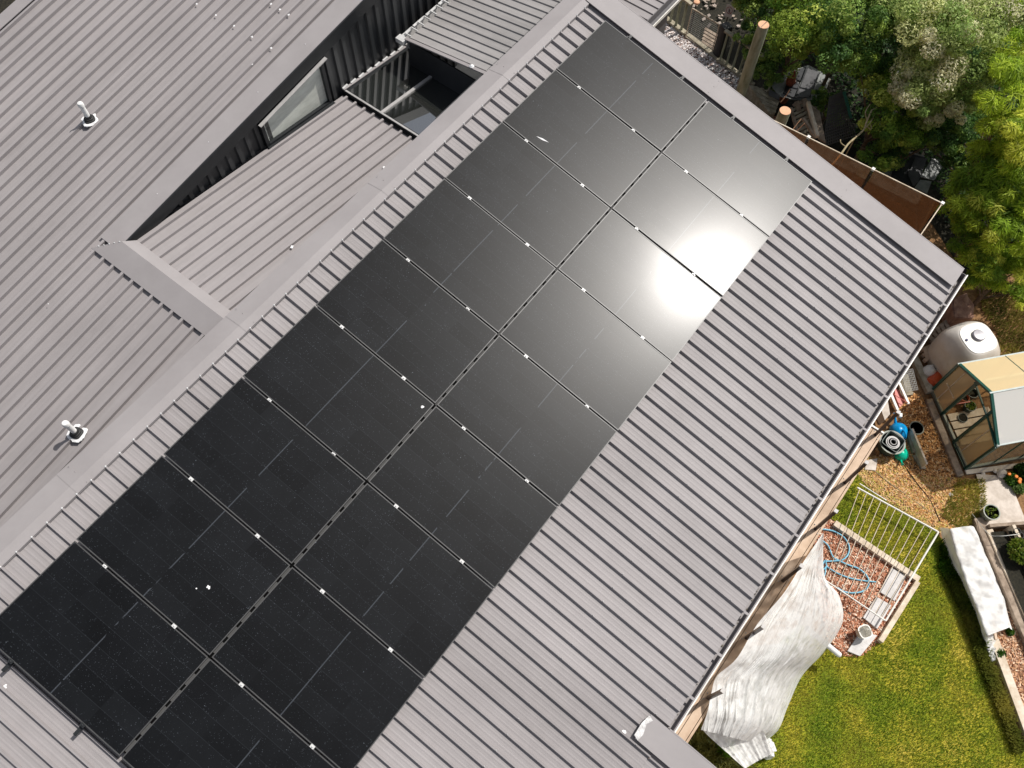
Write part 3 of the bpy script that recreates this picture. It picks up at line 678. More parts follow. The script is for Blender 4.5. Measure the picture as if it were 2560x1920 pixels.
patch('shaded_soil', [(1640, -60), (2700, -200), (2800, 640), (2420, 700), (2330, 560), (2050, 380), (1900, 260), (1640, 60)], -0.004, 'soilm')
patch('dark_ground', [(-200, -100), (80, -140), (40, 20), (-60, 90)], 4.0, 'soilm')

# ---- loose stuff helpers
def inpoly(P, x, y):
    c = False; n = len(P); j = n - 1
    for i in range(n):
        if (P[i][1] > y) != (P[j][1] > y) and x < (P[j][0] - P[i][0]) * (y - P[i][1]) / (P[j][1] - P[i][1]) + P[i][0]: c = not c
        j = i
    return c
def sample(pts, n, z=0.0):
    P = [at(x, y, z) for x, y in pts]; xs = [p.x for p in P]; ys = [p.y for p in P]; out = []
    while len(out) < n:
        x, y = random.uniform(min(xs), max(xs)), random.uniform(min(ys), max(ys))
        if inpoly(P, x, y): out.append((x, y))
    return out
def quads(cent, ax, ay, cols, name, mat, parent=None):
    n = len(cent); V = np.empty((n, 4, 3)); V[:, 0] = cent - ax - ay; V[:, 1] = cent + ax - ay; V[:, 2] = cent + ax + ay; V[:, 3] = cent - ax + ay
    me = bpy.data.meshes.new(name); V = V.reshape(-1, 3)
    org = np.array(LOC[parent.name]) if parent is not None else np.array([V[:, 0].mean(), V[:, 1].mean(), V[:, 2].min()])
    V = V - org
    me.vertices.add(4 * n); me.vertices.foreach_set('co', V.astype(np.float32).ravel())
    me.loops.add(4 * n); me.loops.foreach_set('vertex_index', np.arange(4 * n, dtype=np.int32))
    me.polygons.add(n); me.polygons.foreach_set('loop_start', np.arange(0, 4 * n, 4, dtype=np.int32)); me.polygons.foreach_set('loop_total', np.full(n, 4, dtype=np.int32))
    me.update(calc_edges=True)
    ca = me.color_attributes.new("Col", 'FLOAT_COLOR', 'CORNER'); cc = np.ones((n, 4, 4), dtype=np.float32); cc[:, :, :3] = cols[:, None, :]
    ca.data.foreach_set('color', cc.ravel())
    me.materials.append(M[mat]); o = bpy.data.objects.new(name, me); scene.collection.objects.link(o)
    if parent is not None: o.parent = parent; LOC[o.name] = LOC[parent.name]
    else: o.location = org.tolist(); LOC[o.name] = tuple(org)
    return o
def pal(n, cols, wts=None, jit=0.2):
    cols = np.array(cols); k = rng.choice(len(cols), n, p=wts); return np.clip(cols[k] * (1 + rng.uniform(-jit, jit, (n, 1))) , 0, 1)
def scatter_flat(name, pts, n, size, cols, wts=None, z=0.012, label=None, cat=None, tilt=0.5, h=0.02, asp=3.0, kind='stuff'):
    xy = np.array(sample(pts, n)); n = len(xy)
    c = np.column_stack([xy, z + rng.uniform(0, h, n)]); a = rng.uniform(0, 2 * np.pi, n); t = rng.normal(0, tilt, n)
    L_ = rng.uniform(.5, 1.3, n)[:, None] * size; ax = np.column_stack([np.cos(a), np.sin(a), t * .5]) * L_ / 2
    ay = np.column_stack([-np.sin(a), np.cos(a), rng.normal(0, tilt, n)]) * L_ / 2 / asp
    o = quads(c, ax, ay, pal(n, cols, wts), name, 'chip'); o['kind'] = kind
    if label: o['label'] = label
    if cat: o['category'] = cat
    return o
def blades(name, pts, n, hgt, wid, cols, wts=None, z=0.0, lean=0.6):
    xy = np.array(sample(pts, n)); c0 = np.column_stack([xy, np.full(n, z)]); a = rng.uniform(0, 2 * np.pi, n)
    h = hgt * rng.uniform(.5, 1.2, n); ln = rng.uniform(.1, lean, n) * h
    up = np.column_stack([np.cos(a) * ln, np.sin(a) * ln, h]); side = np.column_stack([-np.sin(a), np.cos(a), np.zeros(n)]) * (wid * rng.uniform(.6, 1.3, n))[:, None]
    # colour follows large patches
    px = np.sin(xy[:, 0] * 1.7 + 1 + np.sin(xy[:, 1] * 2)) * np.cos(xy[:, 1] * 1.3 + np.sin(xy[:, 0] * 2.7)) + .5 * np.sin(xy[:, 0] * 4.1 + xy[:, 1] * 3.3) * np.sin(xy[:, 0] * 2.3 - xy[:, 1] * 5.1)
    col = pal(n, cols, wts, .3); k = np.clip(px * .35 + .2, 0, 1)[:, None]; col = col * (1 - k) + np.array([[.66, .56, .13]]) * k
    o = quads(c0 + up / 2, side / 2, up / 2, col, name, 'leaf'); o['kind'] = 'stuff'; return o
g = blades('lawn_grass', lawn_pts, 110000, 0.042, 0.009, [(.16, .28, .035), (.28, .40, .05), (.42, .50, .07), (.62, .60, .14)], [.3, .3, .25, .15])
g['label'] = 'short patchy green and yellow lawn grass'; g['category'] = 'grass'
CH = [(.62, .28, .16), (.44, .17, .09), (.80, .54, .38), (.88, .74, .60), (.24, .08, .04)]
scatter_flat('wood_chips', chips_pts, 7500, 0.055, CH, [.3, .25, .2, .1, .15], label='reddish wood chips in the framed bed', cat='wood chips')
scatter_flat('path_chips', [(2470, 1520), (2520, 1480), (2700, 1800), (2640, 1900), (2560, 1830), (2500, 1640)], 3500, 0.06, [(.70, .42, .24), (.50, .26, .13), (.80, .58, .40), (.28, .12, .06)], label='orange wood chips beside the right hand boards', cat='wood chips')
mulch = [(2240, 985), (2300, 985), (2330, 1050), (2395, 1195), (2440, 1240), (2400, 1330), (2330, 1310), (2180, 1200), (2190, 1120), (2260, 1130), (2240, 1040)]
scatter_flat('leaf_mulch', mulch, 9000, 0.05, [(.58, .27, .09), (.75, .42, .16), (.34, .15, .05), (.88, .62, .34), (.18, .08, .03)], [.3, .25, .2, .13, .12], label='brown leaf mulch beside the greenhouse', cat='mulch')
dry = [(2120, 1150), (2200, 1140), (2300, 1190), (2460, 1200), (2465, 1300), (2350, 1335), (2230, 1262), (2165, 1215)]
scatter_flat('dry_straw', dry, 7000, 0.06, [(.85, .52, .22), (.66, .42, .13), (.46, .44, .07), (.80, .56, .32), (.36, .17, .06)], [.25, .25, .2, .2, .1], asp=6, label='dry yellow straw and sparse grass', cat='straw')
blades('sparse_grass', [(2390, 1200), (2460, 1200), (2465, 1290), (2400, 1330), (2350, 1290)], 3500, 0.09, 0.012, [(.30, .34, .06), (.45, .42, .12), (.20, .24, .04)])['label'] = 'tufts of yellow green grass by the concrete path'
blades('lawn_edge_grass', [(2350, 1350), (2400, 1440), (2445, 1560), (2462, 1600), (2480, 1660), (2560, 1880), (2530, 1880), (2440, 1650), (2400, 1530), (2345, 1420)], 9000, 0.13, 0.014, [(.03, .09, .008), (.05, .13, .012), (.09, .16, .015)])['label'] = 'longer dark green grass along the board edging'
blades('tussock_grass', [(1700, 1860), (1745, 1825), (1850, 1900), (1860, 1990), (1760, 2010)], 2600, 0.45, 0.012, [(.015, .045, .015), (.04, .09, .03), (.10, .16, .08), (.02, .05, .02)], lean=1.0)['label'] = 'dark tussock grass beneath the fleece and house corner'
for nm in ('sparse_grass', 'lawn_edge_grass', 'tussock_grass'): bpy.data.objects[nm]['category'] = 'grass'
peb = [(1665, 45), (1705, 82), (1755, 125), (1805, 168), (1850, 200), (1880, 240), (1820, 250), (1740, 190), (1650, 120), (1610, 80)]
scatter_flat('pebbles', peb, 8000, 0.05, [(.80, .72, .68), (.92, .88, .86), (.34, .22, .18), (.14, .09, .07)], [.35, .3, .2, .15], asp=1.3, label='pale pebbles along the house end', cat='pebbles')
scatter_flat('red_mulch', [(1860, 220), (1900, 245), (1960, 320), (1990, 350), (1920, 330), (1850, 260)], 1500, 0.06, [(.35, .14, .09), (.50, .26, .18), (.16, .06, .04)], label='red bark mulch at the post foot', cat='mulch')
scatter_flat('fallen_leaves', [(1700, -60), (1860, -60), (1870, 60), (1800, 90), (1730, 40)], 90, 0.09, [(.5, .42, .36), (.35, .28, .22)], asp=1.4, z=.05, label='pale fallen leaves on dark soil behind the gate', cat='leaves')

# ---- timber deck with balustrade posts
deck_a0, deck_a1 = -8.6, 0.22
dk = thing('deck', 'weathered timber deck below the long gutter, with dark balustrade posts', 'deck', HP(-4, 6, 0))
for j in range(6):
    b0 = 6.50 - (j + 1) * 0.142 - j * 0.0
    MB().frame(HP(deck_a0, b0, 3.77), EA * (deck_a1 - deck_a0), EB * 0.134, UZ * 0.03).build('deck_board', 'deck', dk, bevel=0.003)
MB().frame(HP(deck_a0, 6.503, 3.60), EA * (deck_a1 - deck_a0), EB * 0.035, UZ * 0.19).build('edge_board', 'deck', dk)
MB().frame(HP(deck_a0, 5.6, 3.55), EA * (deck_a1 - deck_a0), EB * 0.88, UZ * 0.20).build('joist', 'timber', dk)
for k, a in enumerate((0.13, -1.0, -2.03, -3.13, -4.28, -5.42, -6.6)):
    ps = MB().frame(HP(a - .027, 6.415, 3.80), EA * 0.054, EB * 0.05, UZ * 0.98).build('balustrade_post', 'dkmetal', dk)
    bt = MB()
    for da in (-.07, .07):
        for db in (-.05, .09): bt.lathe(HP(a + da * .8, 6.43 + db * .8, 3.80), [(0.010, 0), (0.010, .010), (0.004, .014)], 8)
    bt.build('base_bolt', 'alu', ps)
    MB().frame(HP(a - .03, 6.41, 4.77), EA * .06, EB * .06, UZ * .02).build('post_cap', 'paver', ps)
MB().frame(HP(0.22, 6.1, 3.78), EA * 0.03, EB * 0.44, UZ * .05).build('end_trim', 'white', dk)

# ---- bronze glass balustrade at the gable-end terrace
gb_ = thing('glass_balustrade', 'bronze tinted glass balustrade with pale top rail behind the roof end', 'balustrade', HP(4.4, 3.4, 0))
c0, c1, c2, c3, c4 = HP(4.34, 1.42, 4.8), HP(4.40, 2.36, 4.8), HP(4.465, 3.73, 4.8), HP(4.54, 5.135, 4.8), HP(3.40, 5.135, 4.8)
MB().bar(c0, c3, .018, .018).bar(c3, c4, .018, .018).build('top_rail', 'palet', gb_)
for p_, q_ in ((c0, c1), (c1, c2), (c2, c3), (c3, c4)):
    d_ = (q_ - p_).normalized(); nn_ = d_.cross(UZ)
    MB().frame(p_ + d_ * .03 - UZ * 1.0 - nn_ * .005, (q_ - p_) - d_ * .06, nn_ * .01, UZ * .985).build('glass_pane', 'bronzeglass', gb_)
for p_ in (c1, c2, c3): MB().frame(p_ - EA * .03 - EB * .03 - UZ * .02, EA * .06, EB * .06, UZ * .045).build('rail_clamp', 'white', gb_)
for p_ in (c0, c1, c2, c3, c4): MB().frame(p_ - EA * .012 - EB * .012 - UZ * 1.0, EA * .024, EB * .024, UZ * .98).build('post', 'dkmetal', gb_)
tr = MB()
for j in range(30): tr.frame(HP(0.3 + j * .142, 0.6, 3.7), EA * .134, EB * 4.5, UZ * .03)
tag(tr.build('terrace', 'oldt'), 'timber terrace floor behind the bronze glass balustrade', 'terrace')

# ---- greenhouse
g1 = at(2326.8, 978.9, 0); g2 = at(2413.6, 1172, 0); wv = g2 - g1; wid = wv.length; wd = wv.normalized(); ld = Vector((0, 0, 1)).cross(wd)
if ld.x < 0: ld = -ld
gh = thing('greenhouse', 'small greenhouse with dark green frame, sunlit cream roof and open door', 'greenhouse', tuple((g1 + g2) / 2 + ld * 1.6))
Lg = 3.1; He, Hr = 1.38, 1.92
def GP(s, l, z): return g1 + wd * s + ld * l + UZ * z
bs = MB()
for s_ in (0, wid): bs.bar(GP(s_, 0, .06), GP(s_, Lg, .06), .05, .10)
for l_ in (0, Lg): bs.bar(GP(0, l_, .06), GP(wid, l_, .06), .05, .10)
bs.build('base_frame', 'potrim', gh)
fm = MB()
for l_ in (0, Lg):
    for s_ in (0, wid): fm.bar(GP(s_, l_, 0), GP(s_, l_, He), .06, .06, up=wd)
    fm.bar(GP(0, l_, He), GP(wid / 2, l_, Hr), .06, .05); fm.bar(GP(wid / 2, l_, Hr), GP(wid, l_, He), .06, .05)
d0, d1 = 0.60, 1.28
for s_ in (d0, d1): fm.bar(GP(s_, 0, 0), GP(s_, 0, He + (Hr - He) * min(s_, wid - s_) / (wid / 2)), .06, .06, up=wd)
fm.bar(GP(d0 - .05, -.02, 1.62), GP(wid, -.02, 1.40), .03, .035)
for l_ in (0.62, 1.24, 1.86, 2.48):
    fm.bar(GP(wid, l_, .1), GP(wid, l_, He), .025, .025, up=wd); fm.bar(GP(0, l_, .1), GP(0, l_, He), .025, .025, up=wd)
for l_ in (1.05, 2.1): fm.bar(GP(0, l_, He + .01), GP(wid / 2, l_, Hr + .01), .018, .025)
fm.build('frame', 'ghgreen', gh)
ev = MB()
for s_, z_ in ((0, He), (wid, He), (wid / 2, Hr)): ev.bar(GP(s_, -.04, z_ + .01), GP(s_, Lg + .04, z_ + .01), .035, .035)
ev.build('eave_rail', 'potlight', gh)
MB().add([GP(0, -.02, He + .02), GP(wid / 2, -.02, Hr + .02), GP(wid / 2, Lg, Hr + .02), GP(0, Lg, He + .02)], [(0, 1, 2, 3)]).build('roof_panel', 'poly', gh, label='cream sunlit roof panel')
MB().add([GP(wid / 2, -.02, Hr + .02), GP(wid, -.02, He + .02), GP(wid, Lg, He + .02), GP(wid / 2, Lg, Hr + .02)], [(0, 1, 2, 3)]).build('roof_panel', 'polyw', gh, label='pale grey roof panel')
MB().add([GP(wid, 0, .1), GP(wid, Lg, .1), GP(wid, Lg, He), GP(wid, 0, He)], [(0, 1, 2, 3)]).build('side_pane', 'ghglass', gh)
MB().add([GP(0, 0, .1), GP(0, Lg, .1), GP(0, Lg, He), GP(0, 0, He)], [(0, 1, 2, 3)]).build('side_pane', 'ghglass', gh)
MB().add([GP(0.02, 0, .1), GP(d0, 0, .1), GP(d0, 0, He + (Hr - He) * d0 / (wid / 2)), GP(0.02, 0, He)], [(0, 1, 2, 3)]).build('front_pane', 'polytan', gh)
MB().add([GP(d1, 0, .1), GP(wid, 0, .1), GP(wid, 0, He), GP(d1, 0, He + (Hr - He) * (wid - d1) / (wid / 2))], [(0, 1, 2, 3)]).build('front_pane', 'polytan', gh)
dr = MB(); A_, B_ = GP(d1 + .02, -.05, .06), GP(d1 + .66, -.05, .06)
for a1, b1 in ((A_, B_), (A_ + UZ * 1.5, B_ + UZ * 1.3), (A_, A_ + UZ * 1.5), (B_, B_ + UZ * 1.3)): dr.bar(a1, b1, .03, .03, up=ld)
dr.build('sliding_door', 'ghgreen', gh)
br = MB(); br.bar(GP(.12, -.01, .7), GP(.50, -.01, .7), .02, .02); br.bar(GP(.25, -.012, .15), GP(.25, -.012, 1.45), .015, .02, up=wd); br.bar(GP(1.55, -.012, .15), GP(1.55, -.012, 1.5), .015, .02, up=wd); br.build('mullion', 'palet', gh)
# things in and by the greenhouse
def pot(name, lab, c, r, h, mat, rim=None, soil=True, group=None, cat='pot', plant=None):
    t_ = thing(name, lab, cat, tuple(c), group)
    MB().lathe(c, [(r * .74, 0), (r * .98, h * .93), (r, h * .93), (r, h), (r * .9, h), (r * .88, h * .8), (r * .70, .03)], 26).build('body', mat, t_, smooth=True)
    if rim: MB().lathe(c + UZ * (h * .94), [(r * 1.0, 0), (r * 1.05, .01), (r * 1.05, h * .07), (r * .93, h * .07), (r * .93, 0)], 26).build('rim', rim, t_, smooth=True)
    if soil: MB().lathe(c + UZ * (h * .6), [(r * .85, 0), (r * .8, .02), (.01, .03)], 20).build('soil', 'soilm', t_)
    if plant:
        n = plant; a = rng.uniform(0, 6.28, n); rr = np.sqrt(rng.uniform(0, 1, n)) * r * .82
        cc = np.column_stack([c.x + rr * np.cos(a), c.y + rr * np.sin(a), c.z + h * .72 + rng.uniform(0, .09, n)])
        ax = rng.normal(0, 1, (n, 3)); ax /= np.linalg.norm(ax, axis=1)[:, None]; ay = np.cross(ax, rng.normal(0, 1, (n, 3))); ay /= np.linalg.norm(ay, axis=1)[:, None]
        quads(cc, ax * .03, ay * .012, pal(n, [(.12, .22, .02), (.30, .36, .06), (.20, .26, .10)]), 'foliage', 'leaf', t_)
    return t_
pot('flower_pot', 'potted seedling with bright green leaves inside the greenhouse door', C0(2240, 840, 320, 1310, 1190, .25), .13, .2, 'pot', plant=160)
pot('flower_pot', 'red terracotta pot behind the seedling inside the greenhouse', C0(2240, 840, 320, 1200, 1060, .2), .10, .2, 'terracotta')
pot('flower_pot', 'black pot furthest inside the greenhouse doorway', C0(2240, 840, 320, 1330, 980, .22), .13, .22, 'pot')
pot('flower_pot', 'shallow black pot with pale saucer inside the greenhouse', C(2240, 1000, 320, 1130, 330, .0), .11, .08, 'pot')
pl_ = MB()
for j in range(4): pl_.frame(GP(.62 + j * .2, .12, .02), wd * .17, ld * 1.0, UZ * .02)
tag(pl_.build('floor_boards', 'palet'), 'orange lit timber boards on the greenhouse floor', 'boards')
hb_ = MB().bar(C(2240, 1000, 320, 995, 75, .35), C(2240, 1000, 320, 1280, 30, .35), .02, .02); tag(hb_.build('red_stake', 'red'), 'thin red stake across the greenhouse doorway', 'stake')

# ---- timber edging boards, planks
def board(name, lab, p, q, w_, h_, mat, cat='board', z=0.0, group=None):
    a, b = at(*p, z), at(*q, z); o = MB().bar(a, b, w_, h_, ctr=False).build(name, mat, bevel=.004); return tag(o, lab, cat, group)
board('edging_board', 'long dark weathered sleeper running beside the greenhouse door', (2318, 1002), (2397, 1193), .15, .10, 'timber')
board('edging_board', 'mossy sleeper between the wire crate and the white bag', (2276, 890), (2322, 985), .17, .14, 'oldt')
board('edging_board', 'pale narrow board on edge beside the round green pot', (2267, 1084), (2303, 1172), .045, .30, 'palet')
board('edging_board', 'rounded pale timber across the top of the chip bed', (2082, 1311), (2292, 1452), .13, .13, 'palet')
board('edging_board', 'cream board on the lawn side of the chip bed', (2288, 1458), (2195, 1606), .10, .15, 'palet')
board('edging_board', 'wide cream board edging the lower right lawn', (2479, 1600), (2582, 1880), .17, .12, 'palet')
board('edging_board', 'wide pinkish sleeper right of the fleece tunnel', (2437, 1300), (2580, 1640), .20, .16, 'timber')
board('edging_board', 'second pale sleeper at the right edge beside the raised bed', (2462, 1330), (2600, 1640), .14, .20, 'palet')
board('edging_board', 'pale capping board on the raised bed at the right edge', (2509, 1325), (2590, 1500), .07, .40, 'palet')
board('edging_board', 'grey board below the concrete path', (2460, 1322), (2580, 1313), .07, .25, 'timber')
board('edging_board', 'low grey kerb under the greenhouse side wall', (2412, 1182), (2560, 1163), .10, .05, 'concrete')
board('loose_stick', 'thin pale stick lying near the wire crate', (2274, 977), (2301, 993), .02, .02, 'palet', 'stick')
board('loose_stick', 'short flat brown offcut on the leaf mulch', (2345, 1173), (2375, 1170), .05, .02, 'palet', 'stick')
struct(MB().add([at(x, y, .22) for x, y in ((2478, 1330), (2515, 1328), (2600, 1480), (2570, 1560))], [(3, 2, 1, 0)]).build('bed_soil', 'soilm'))
struct(MB().add([at(x, y, .30) for x, y in ((2520, 1328), (2640, 1318), (2640, 1500), (2590, 1490))], [(3, 2, 1, 0)]).build('raised_bed_soil', 'soilm'))

# ---- pavers
for lab, pts in (('grey paver at the top end of the chip bed', ((1060, 760), (1190, 830), (1090, 1050), (960, 970))), ('grey paver in the middle of the chip bed', ((930, 1010), (1060, 1085), (940, 1290), (815, 1190))), ('stained grey paver under the white bucket', ((795, 1310), (940, 1345), (790, 1525), (680, 1480)))):
    P = [C(1920, 1200, 640, x, y, 0.03) for x, y in pts]; tag(MB().prism(P, UZ * .04).build('paver', 'paver', bevel=.006), lab, 'paver', 'pavers on the wood chips')
for lab, pts in (('small pale slab by the second deck post', ((400, 880), (520, 860), (500, 1000), (370, 990))),):
    P = [C(2080, 960, 480, x, y, 0.02) for x, y in pts]; tag(MB().prism(P, UZ * .03).build('paver', 'concrete', bevel=.006), lab, 'paver')
# vent block between pavers
# ---- white bucket
c = C(1920, 1200, 640, 840, 1310, .30); c = Vector((c.x, c.y, .07)); t_ = thing('bucket', 'white rounded bucket standing on the stained paver', 'bucket', tuple(c))
MB().lathe(c, [(.10, 0), (.12, .22), (.13, .22), (.13, .24), (.11, .24), (.095, .02)], 24, sq=3.4, rot=.3).build('body', 'white', t_, smooth=True)
hd = [c + UZ * .24 + Vector((math.cos(a) * .12, math.sin(a) * .03, .10 * math.sin(a))) for a in np.linspace(0, math.pi, 9)]
MB().tube(hd, .005, 6).build('handle', 'wire', t_)

# ---- pale metal gate laid over the bed
ga = thing('metal_gate', 'cream tubular metal gate lying over the lawn and chip bed', 'gate', tuple(at(2190, 1390, 0)))
zA = .30
qa, qb, qc, qd = at(2143, 1219, zA), at(2346, 1330, zA), at(2214, 1552, zA), at(2059, 1448, zA)
MB().tube([qa, qb], .020, 8).tube([qb, qc], .020, 8).tube([qc, qd], .016, 8).build('frame', 'white', ga)
for i in range(11):
    t = (i + .35) / 11.2
    MB().tube([qa.lerp(qb, t) , qd.lerp(qc, t)], .008, 6).build('bar', 'palet', ga)
tg_ = MB().tube([at(2149, 1209, .2), at(2216, 1251, .2)], .012, 6); tag(tg_.build('metal_tube', 'white'), 'short pale tube beside the top of the metal gate', 'tube')

# ---- hose
def spline(pts, n=8):
    P = [Vector(p) for p in pts]; out = []
    for i in range(len(P) - 1):
        p0, p1, p2, p3 = P[max(i - 1, 0)], P[i], P[i + 1], P[min(i + 2, len(P) - 1)]
        for k in range(n):
            t = k / n; out.append(0.5 * ((2 * p1) + (p2 - p0) * t + (2 * p0 - 5 * p1 + 4 * p2 - p3) * t * t + (3 * p1 - p0 - 3 * p2 + p3) * t ** 3))
    out.append(P[-1]); return out
hz = MB()
hs_ = [(470, 425), (560, 440), (650, 490), (700, 570), (690, 645), (640, 690), (560, 700), (490, 705), (465, 740), (480, 770), (505, 740), (490, 700), (470, 730), (500, 690)]
hz.tube(spline([C(1920, 1200, 640, x, y, .05 + .012 * (i % 3)) for i, (x, y) in enumerate(hs_)]), .016, 8)
hs2 = [(465, 520), (520, 570), (560, 660), (620, 700), (700, 735), (790, 770), (860, 840), (868, 910), (820, 960), (740, 975), (660, 965), (600, 930)]
hz.tube(spline([C(1920, 1200, 640, x, y, .06) for x, y in hs2]), .016, 8)
hz.tube(spline([C(1920, 1200, 640, x, y, .05) for x, y in ((500, 740), (540, 770), (620, 815), (720, 850), (830, 870), (930, 880))]), .014, 8)
hz.tube(spline([C(1920, 1200, 640, x, y, .05) for x, y in ((500, 760), (490, 820), (475, 850))]), .014, 8)
ho = tag(hz.build('garden_hose', 'hose', smooth=True), 'pale blue garden hose looped over the wood chips', 'hose')

# ---- frost fleece hanging from the deck rail
FL = [(2058, 1332, 4.6), (2010, 1402, 4.5), (1958, 1484, 4.4), (1892, 1562, 4.3), (1842, 1645, 4.2), (1792, 1690, 4.1), (1778, 1732, 4.0), (1768, 1778, 3.9), (1752, 1824, 3.7)]
FR = [(2058, 1336, 4.5), (2062, 1440, 2.6), (2098, 1490, 1.6), (2106, 1556, .9), (2062, 1628, .5), (2005, 1690, .3), (1968, 1770, .2), (1945, 1825, .2), (1900, 1862, .15)]
rows = []; NC = 170
Fl = spline([Vector(p) for p in FL], 22); Fr = spline([Vector(p) for p in FR], 22)
for i in range(len(Fl)):
    row = []; t = i / (len(Fl) - 1)
    for j in range(NC + 1):
        s_ = j / NC; q_ = Fl[i].lerp(Fr[i], s_)
        zz_ = Fl[i].z + (Fr[i].z - Fl[i].z) * (0.28 * s_ + 0.72 * s_ ** 5)
        w1 = s_ + .02 * math.sin(t * 9)
        q1 = w1 * 6 + .8 * math.sin(t * 3 + 1) + .35 * t
        env = min(1, t * 4 + .15) * min(1, 8 * s_ + .15) * min(1, 8 * (1 - s_) + .1)
        fold = .10 * (1 - abs(math.sin(q1 * 1.7))) ** 3 + .05 * math.sin(q1 * 2.3 + 1.5 * t) + .05 * (1 - abs(math.sin(q1 * 4.3 + 2 * math.sin(4 * t)))) ** 4 + .030 * (1 - abs(math.sin(q1 * 9.1 + 3 * math.sin(5 * t + 2)))) ** 4
        fold += .018 * (1 - abs(math.sin(t * 6 + s_ * 12 + 2 * math.sin(7 * s_)))) ** 5 + .006 * (1 - abs(math.sin(t * 17 - s_ * 23 + 2 * math.sin(11 * s_ + 4 * t)))) ** 4 + .018 * (1 - abs(math.sin(q1 * 17 + 5 * math.sin(3 * t + 1)))) ** 3 + .008 * math.sin(q1 * 37 + 6 * math.sin(4 * t))
        row.append(at(q_.x, q_.y, zz_ + 0.0) + Vector((0, 0, fold * env * .62)) + EB * (fold * .18 * env))
    rows.append(row)
cl = MB().grid(rows); clo = cl.build('frost_fleece', 'cloth', smooth=False); clo.data.polygons.foreach_set('use_smooth', [True] * len(clo.data.polygons))
tag(clo, 'large white frost fleece draped from the deck posts down to the lawn', 'fleece')
# tail bundle
bn = MB(); cb = at(1912, 1868, .22)
bn.lathe(cb, [(.04, -.2), (.14, -.16), (.19, -.10), (.20, -.03), (.16, .05), (.08, .09), (.02, .10)], 22, sq=2.3)
vv = [Vector(v) for v in bn.v]; bn.v = [tuple(v + Vector((random.uniform(-.035, .035), random.uniform(-.035, .035), random.uniform(-.03, .03)))) for v in vv]
tag(bn.build('fleece_bundle', 'cloth', smooth=True), 'bunched up white fleece end lying on the lawn', 'fleece')
rows = []
for i in range(40):
    t = i / 39; r_ = []
    for j in range(40):
        s_ = j / 39
        L0 = at(*Vector((1753, 1824, 0)).lerp(Vector((1862, 1922, 0)), t)[:2], 3.4 - 1.6 * t); R0 = at(*Vector((1880, 1780, 0)).lerp(Vector((1935, 1882, 0)), t)[:2], 2.8 - 1.6 * t)
        r_.append(L0.lerp(R0, s_) + UZ * (.05 * (1 - abs(math.sin(s_ * 11 + t * 3))) ** 3 + .03 * (1 - abs(math.sin(s_ * 29 + t * 5))) ** 3 - .12 * math.sin(math.pi * s_)))
    rows.append(r_)
fl2 = MB().grid(rows).build('fleece_skirt', 'cloth'); fl2.data.polygons.foreach_set('use_smooth', [True] * len(fl2.data.polygons))
tag(fl2, 'thin see-through lower skirt of fleece above the dark tussock grass', 'fleece')
pp_ = MB().tube([C(1600, 1440, 640, 1440, 450, 1.1), C(1600, 1440, 640, 1722, 682, .5)], .055, 16); tag(pp_.build('pipe', 'pvc', smooth=True), 'short white plastic pipe poking out of the fleece', 'pipe')

# ---- fleece tunnel on the right
LB = [(2348, 1318), (2362, 1370), (2378, 1415), (2400, 1450), (2424, 1500), (2440, 1540), (2455, 1590), (2470, 1625)]
TL = [(2374, 1322), (2386, 1362), (2398, 1400), (2408, 1436), (2426, 1482), (2442, 1522), (2456, 1560), (2468, 1590)]
TR = [(2428, 1314), (2446, 1352), (2461, 1392), (2476, 1430), (2492, 1470), (2504, 1500), (2514, 1540), (2524, 1568)]
RB = [(2436, 1318), (2452, 1352), (2467, 1392), (2484, 1430), (2500, 1470), (2512, 1502), (2522, 1545), (2532, 1578)]
rows = []
lines = [spline([at(x, y, z) for x, y in L_], 8) for L_, z in ((LB, .02), (TL, .42), (TR, .42), (RB, .05))]
for i in range(len(lines[0])):
    q = [l[i] for l in lines]; r_ = []
    for a, b, n_ in ((q[0], q[1], 7), (q[1], q[2], 10), (q[2], q[3], 4)):
        for k in range(n_):
            p = a.lerp(b, k / n_); r_.append(p + UZ * (.018 * math.sin(i * .33 + k * .4) + .012 * math.sin(i * .9 - k * .7) + .006 * rng.normal()))
    r_.append(q[3]); rows.append(r_)
tn = MB().grid(rows).build('fleece_tunnel', 'cloth'); tn.data.polygons.foreach_set('use_smooth', [True] * len(tn.data.polygons))
tag(tn, 'long low tunnel of white fleece over plants beside the sleepers', 'fleece tunnel')
rows = []
for i in range(20):
    t = i / 19; a = at(2452 + 25 * t, 1570 + 85 * t, .10); b = at(2486 + 2 * t, 1590 + 60 * t, .16); rows.append([a.lerp(b, k / 5) + UZ * .05 * math.sin(k * 2 + i) for k in range(6)])
o_ = MB().grid(rows).build('fleece_scrap', 'cloth'); o_.data.polygons.foreach_set('use_smooth', [True] * len(o_.data.polygons)); tag(o_, 'narrow white fleece end trailing onto the cream board', 'fleece')
board('loose_stick', 'orange timber batten poking from the tunnel end', (2478, 1545), (2488, 1600), .05, .05, 'deck', 'batten', z=.35)

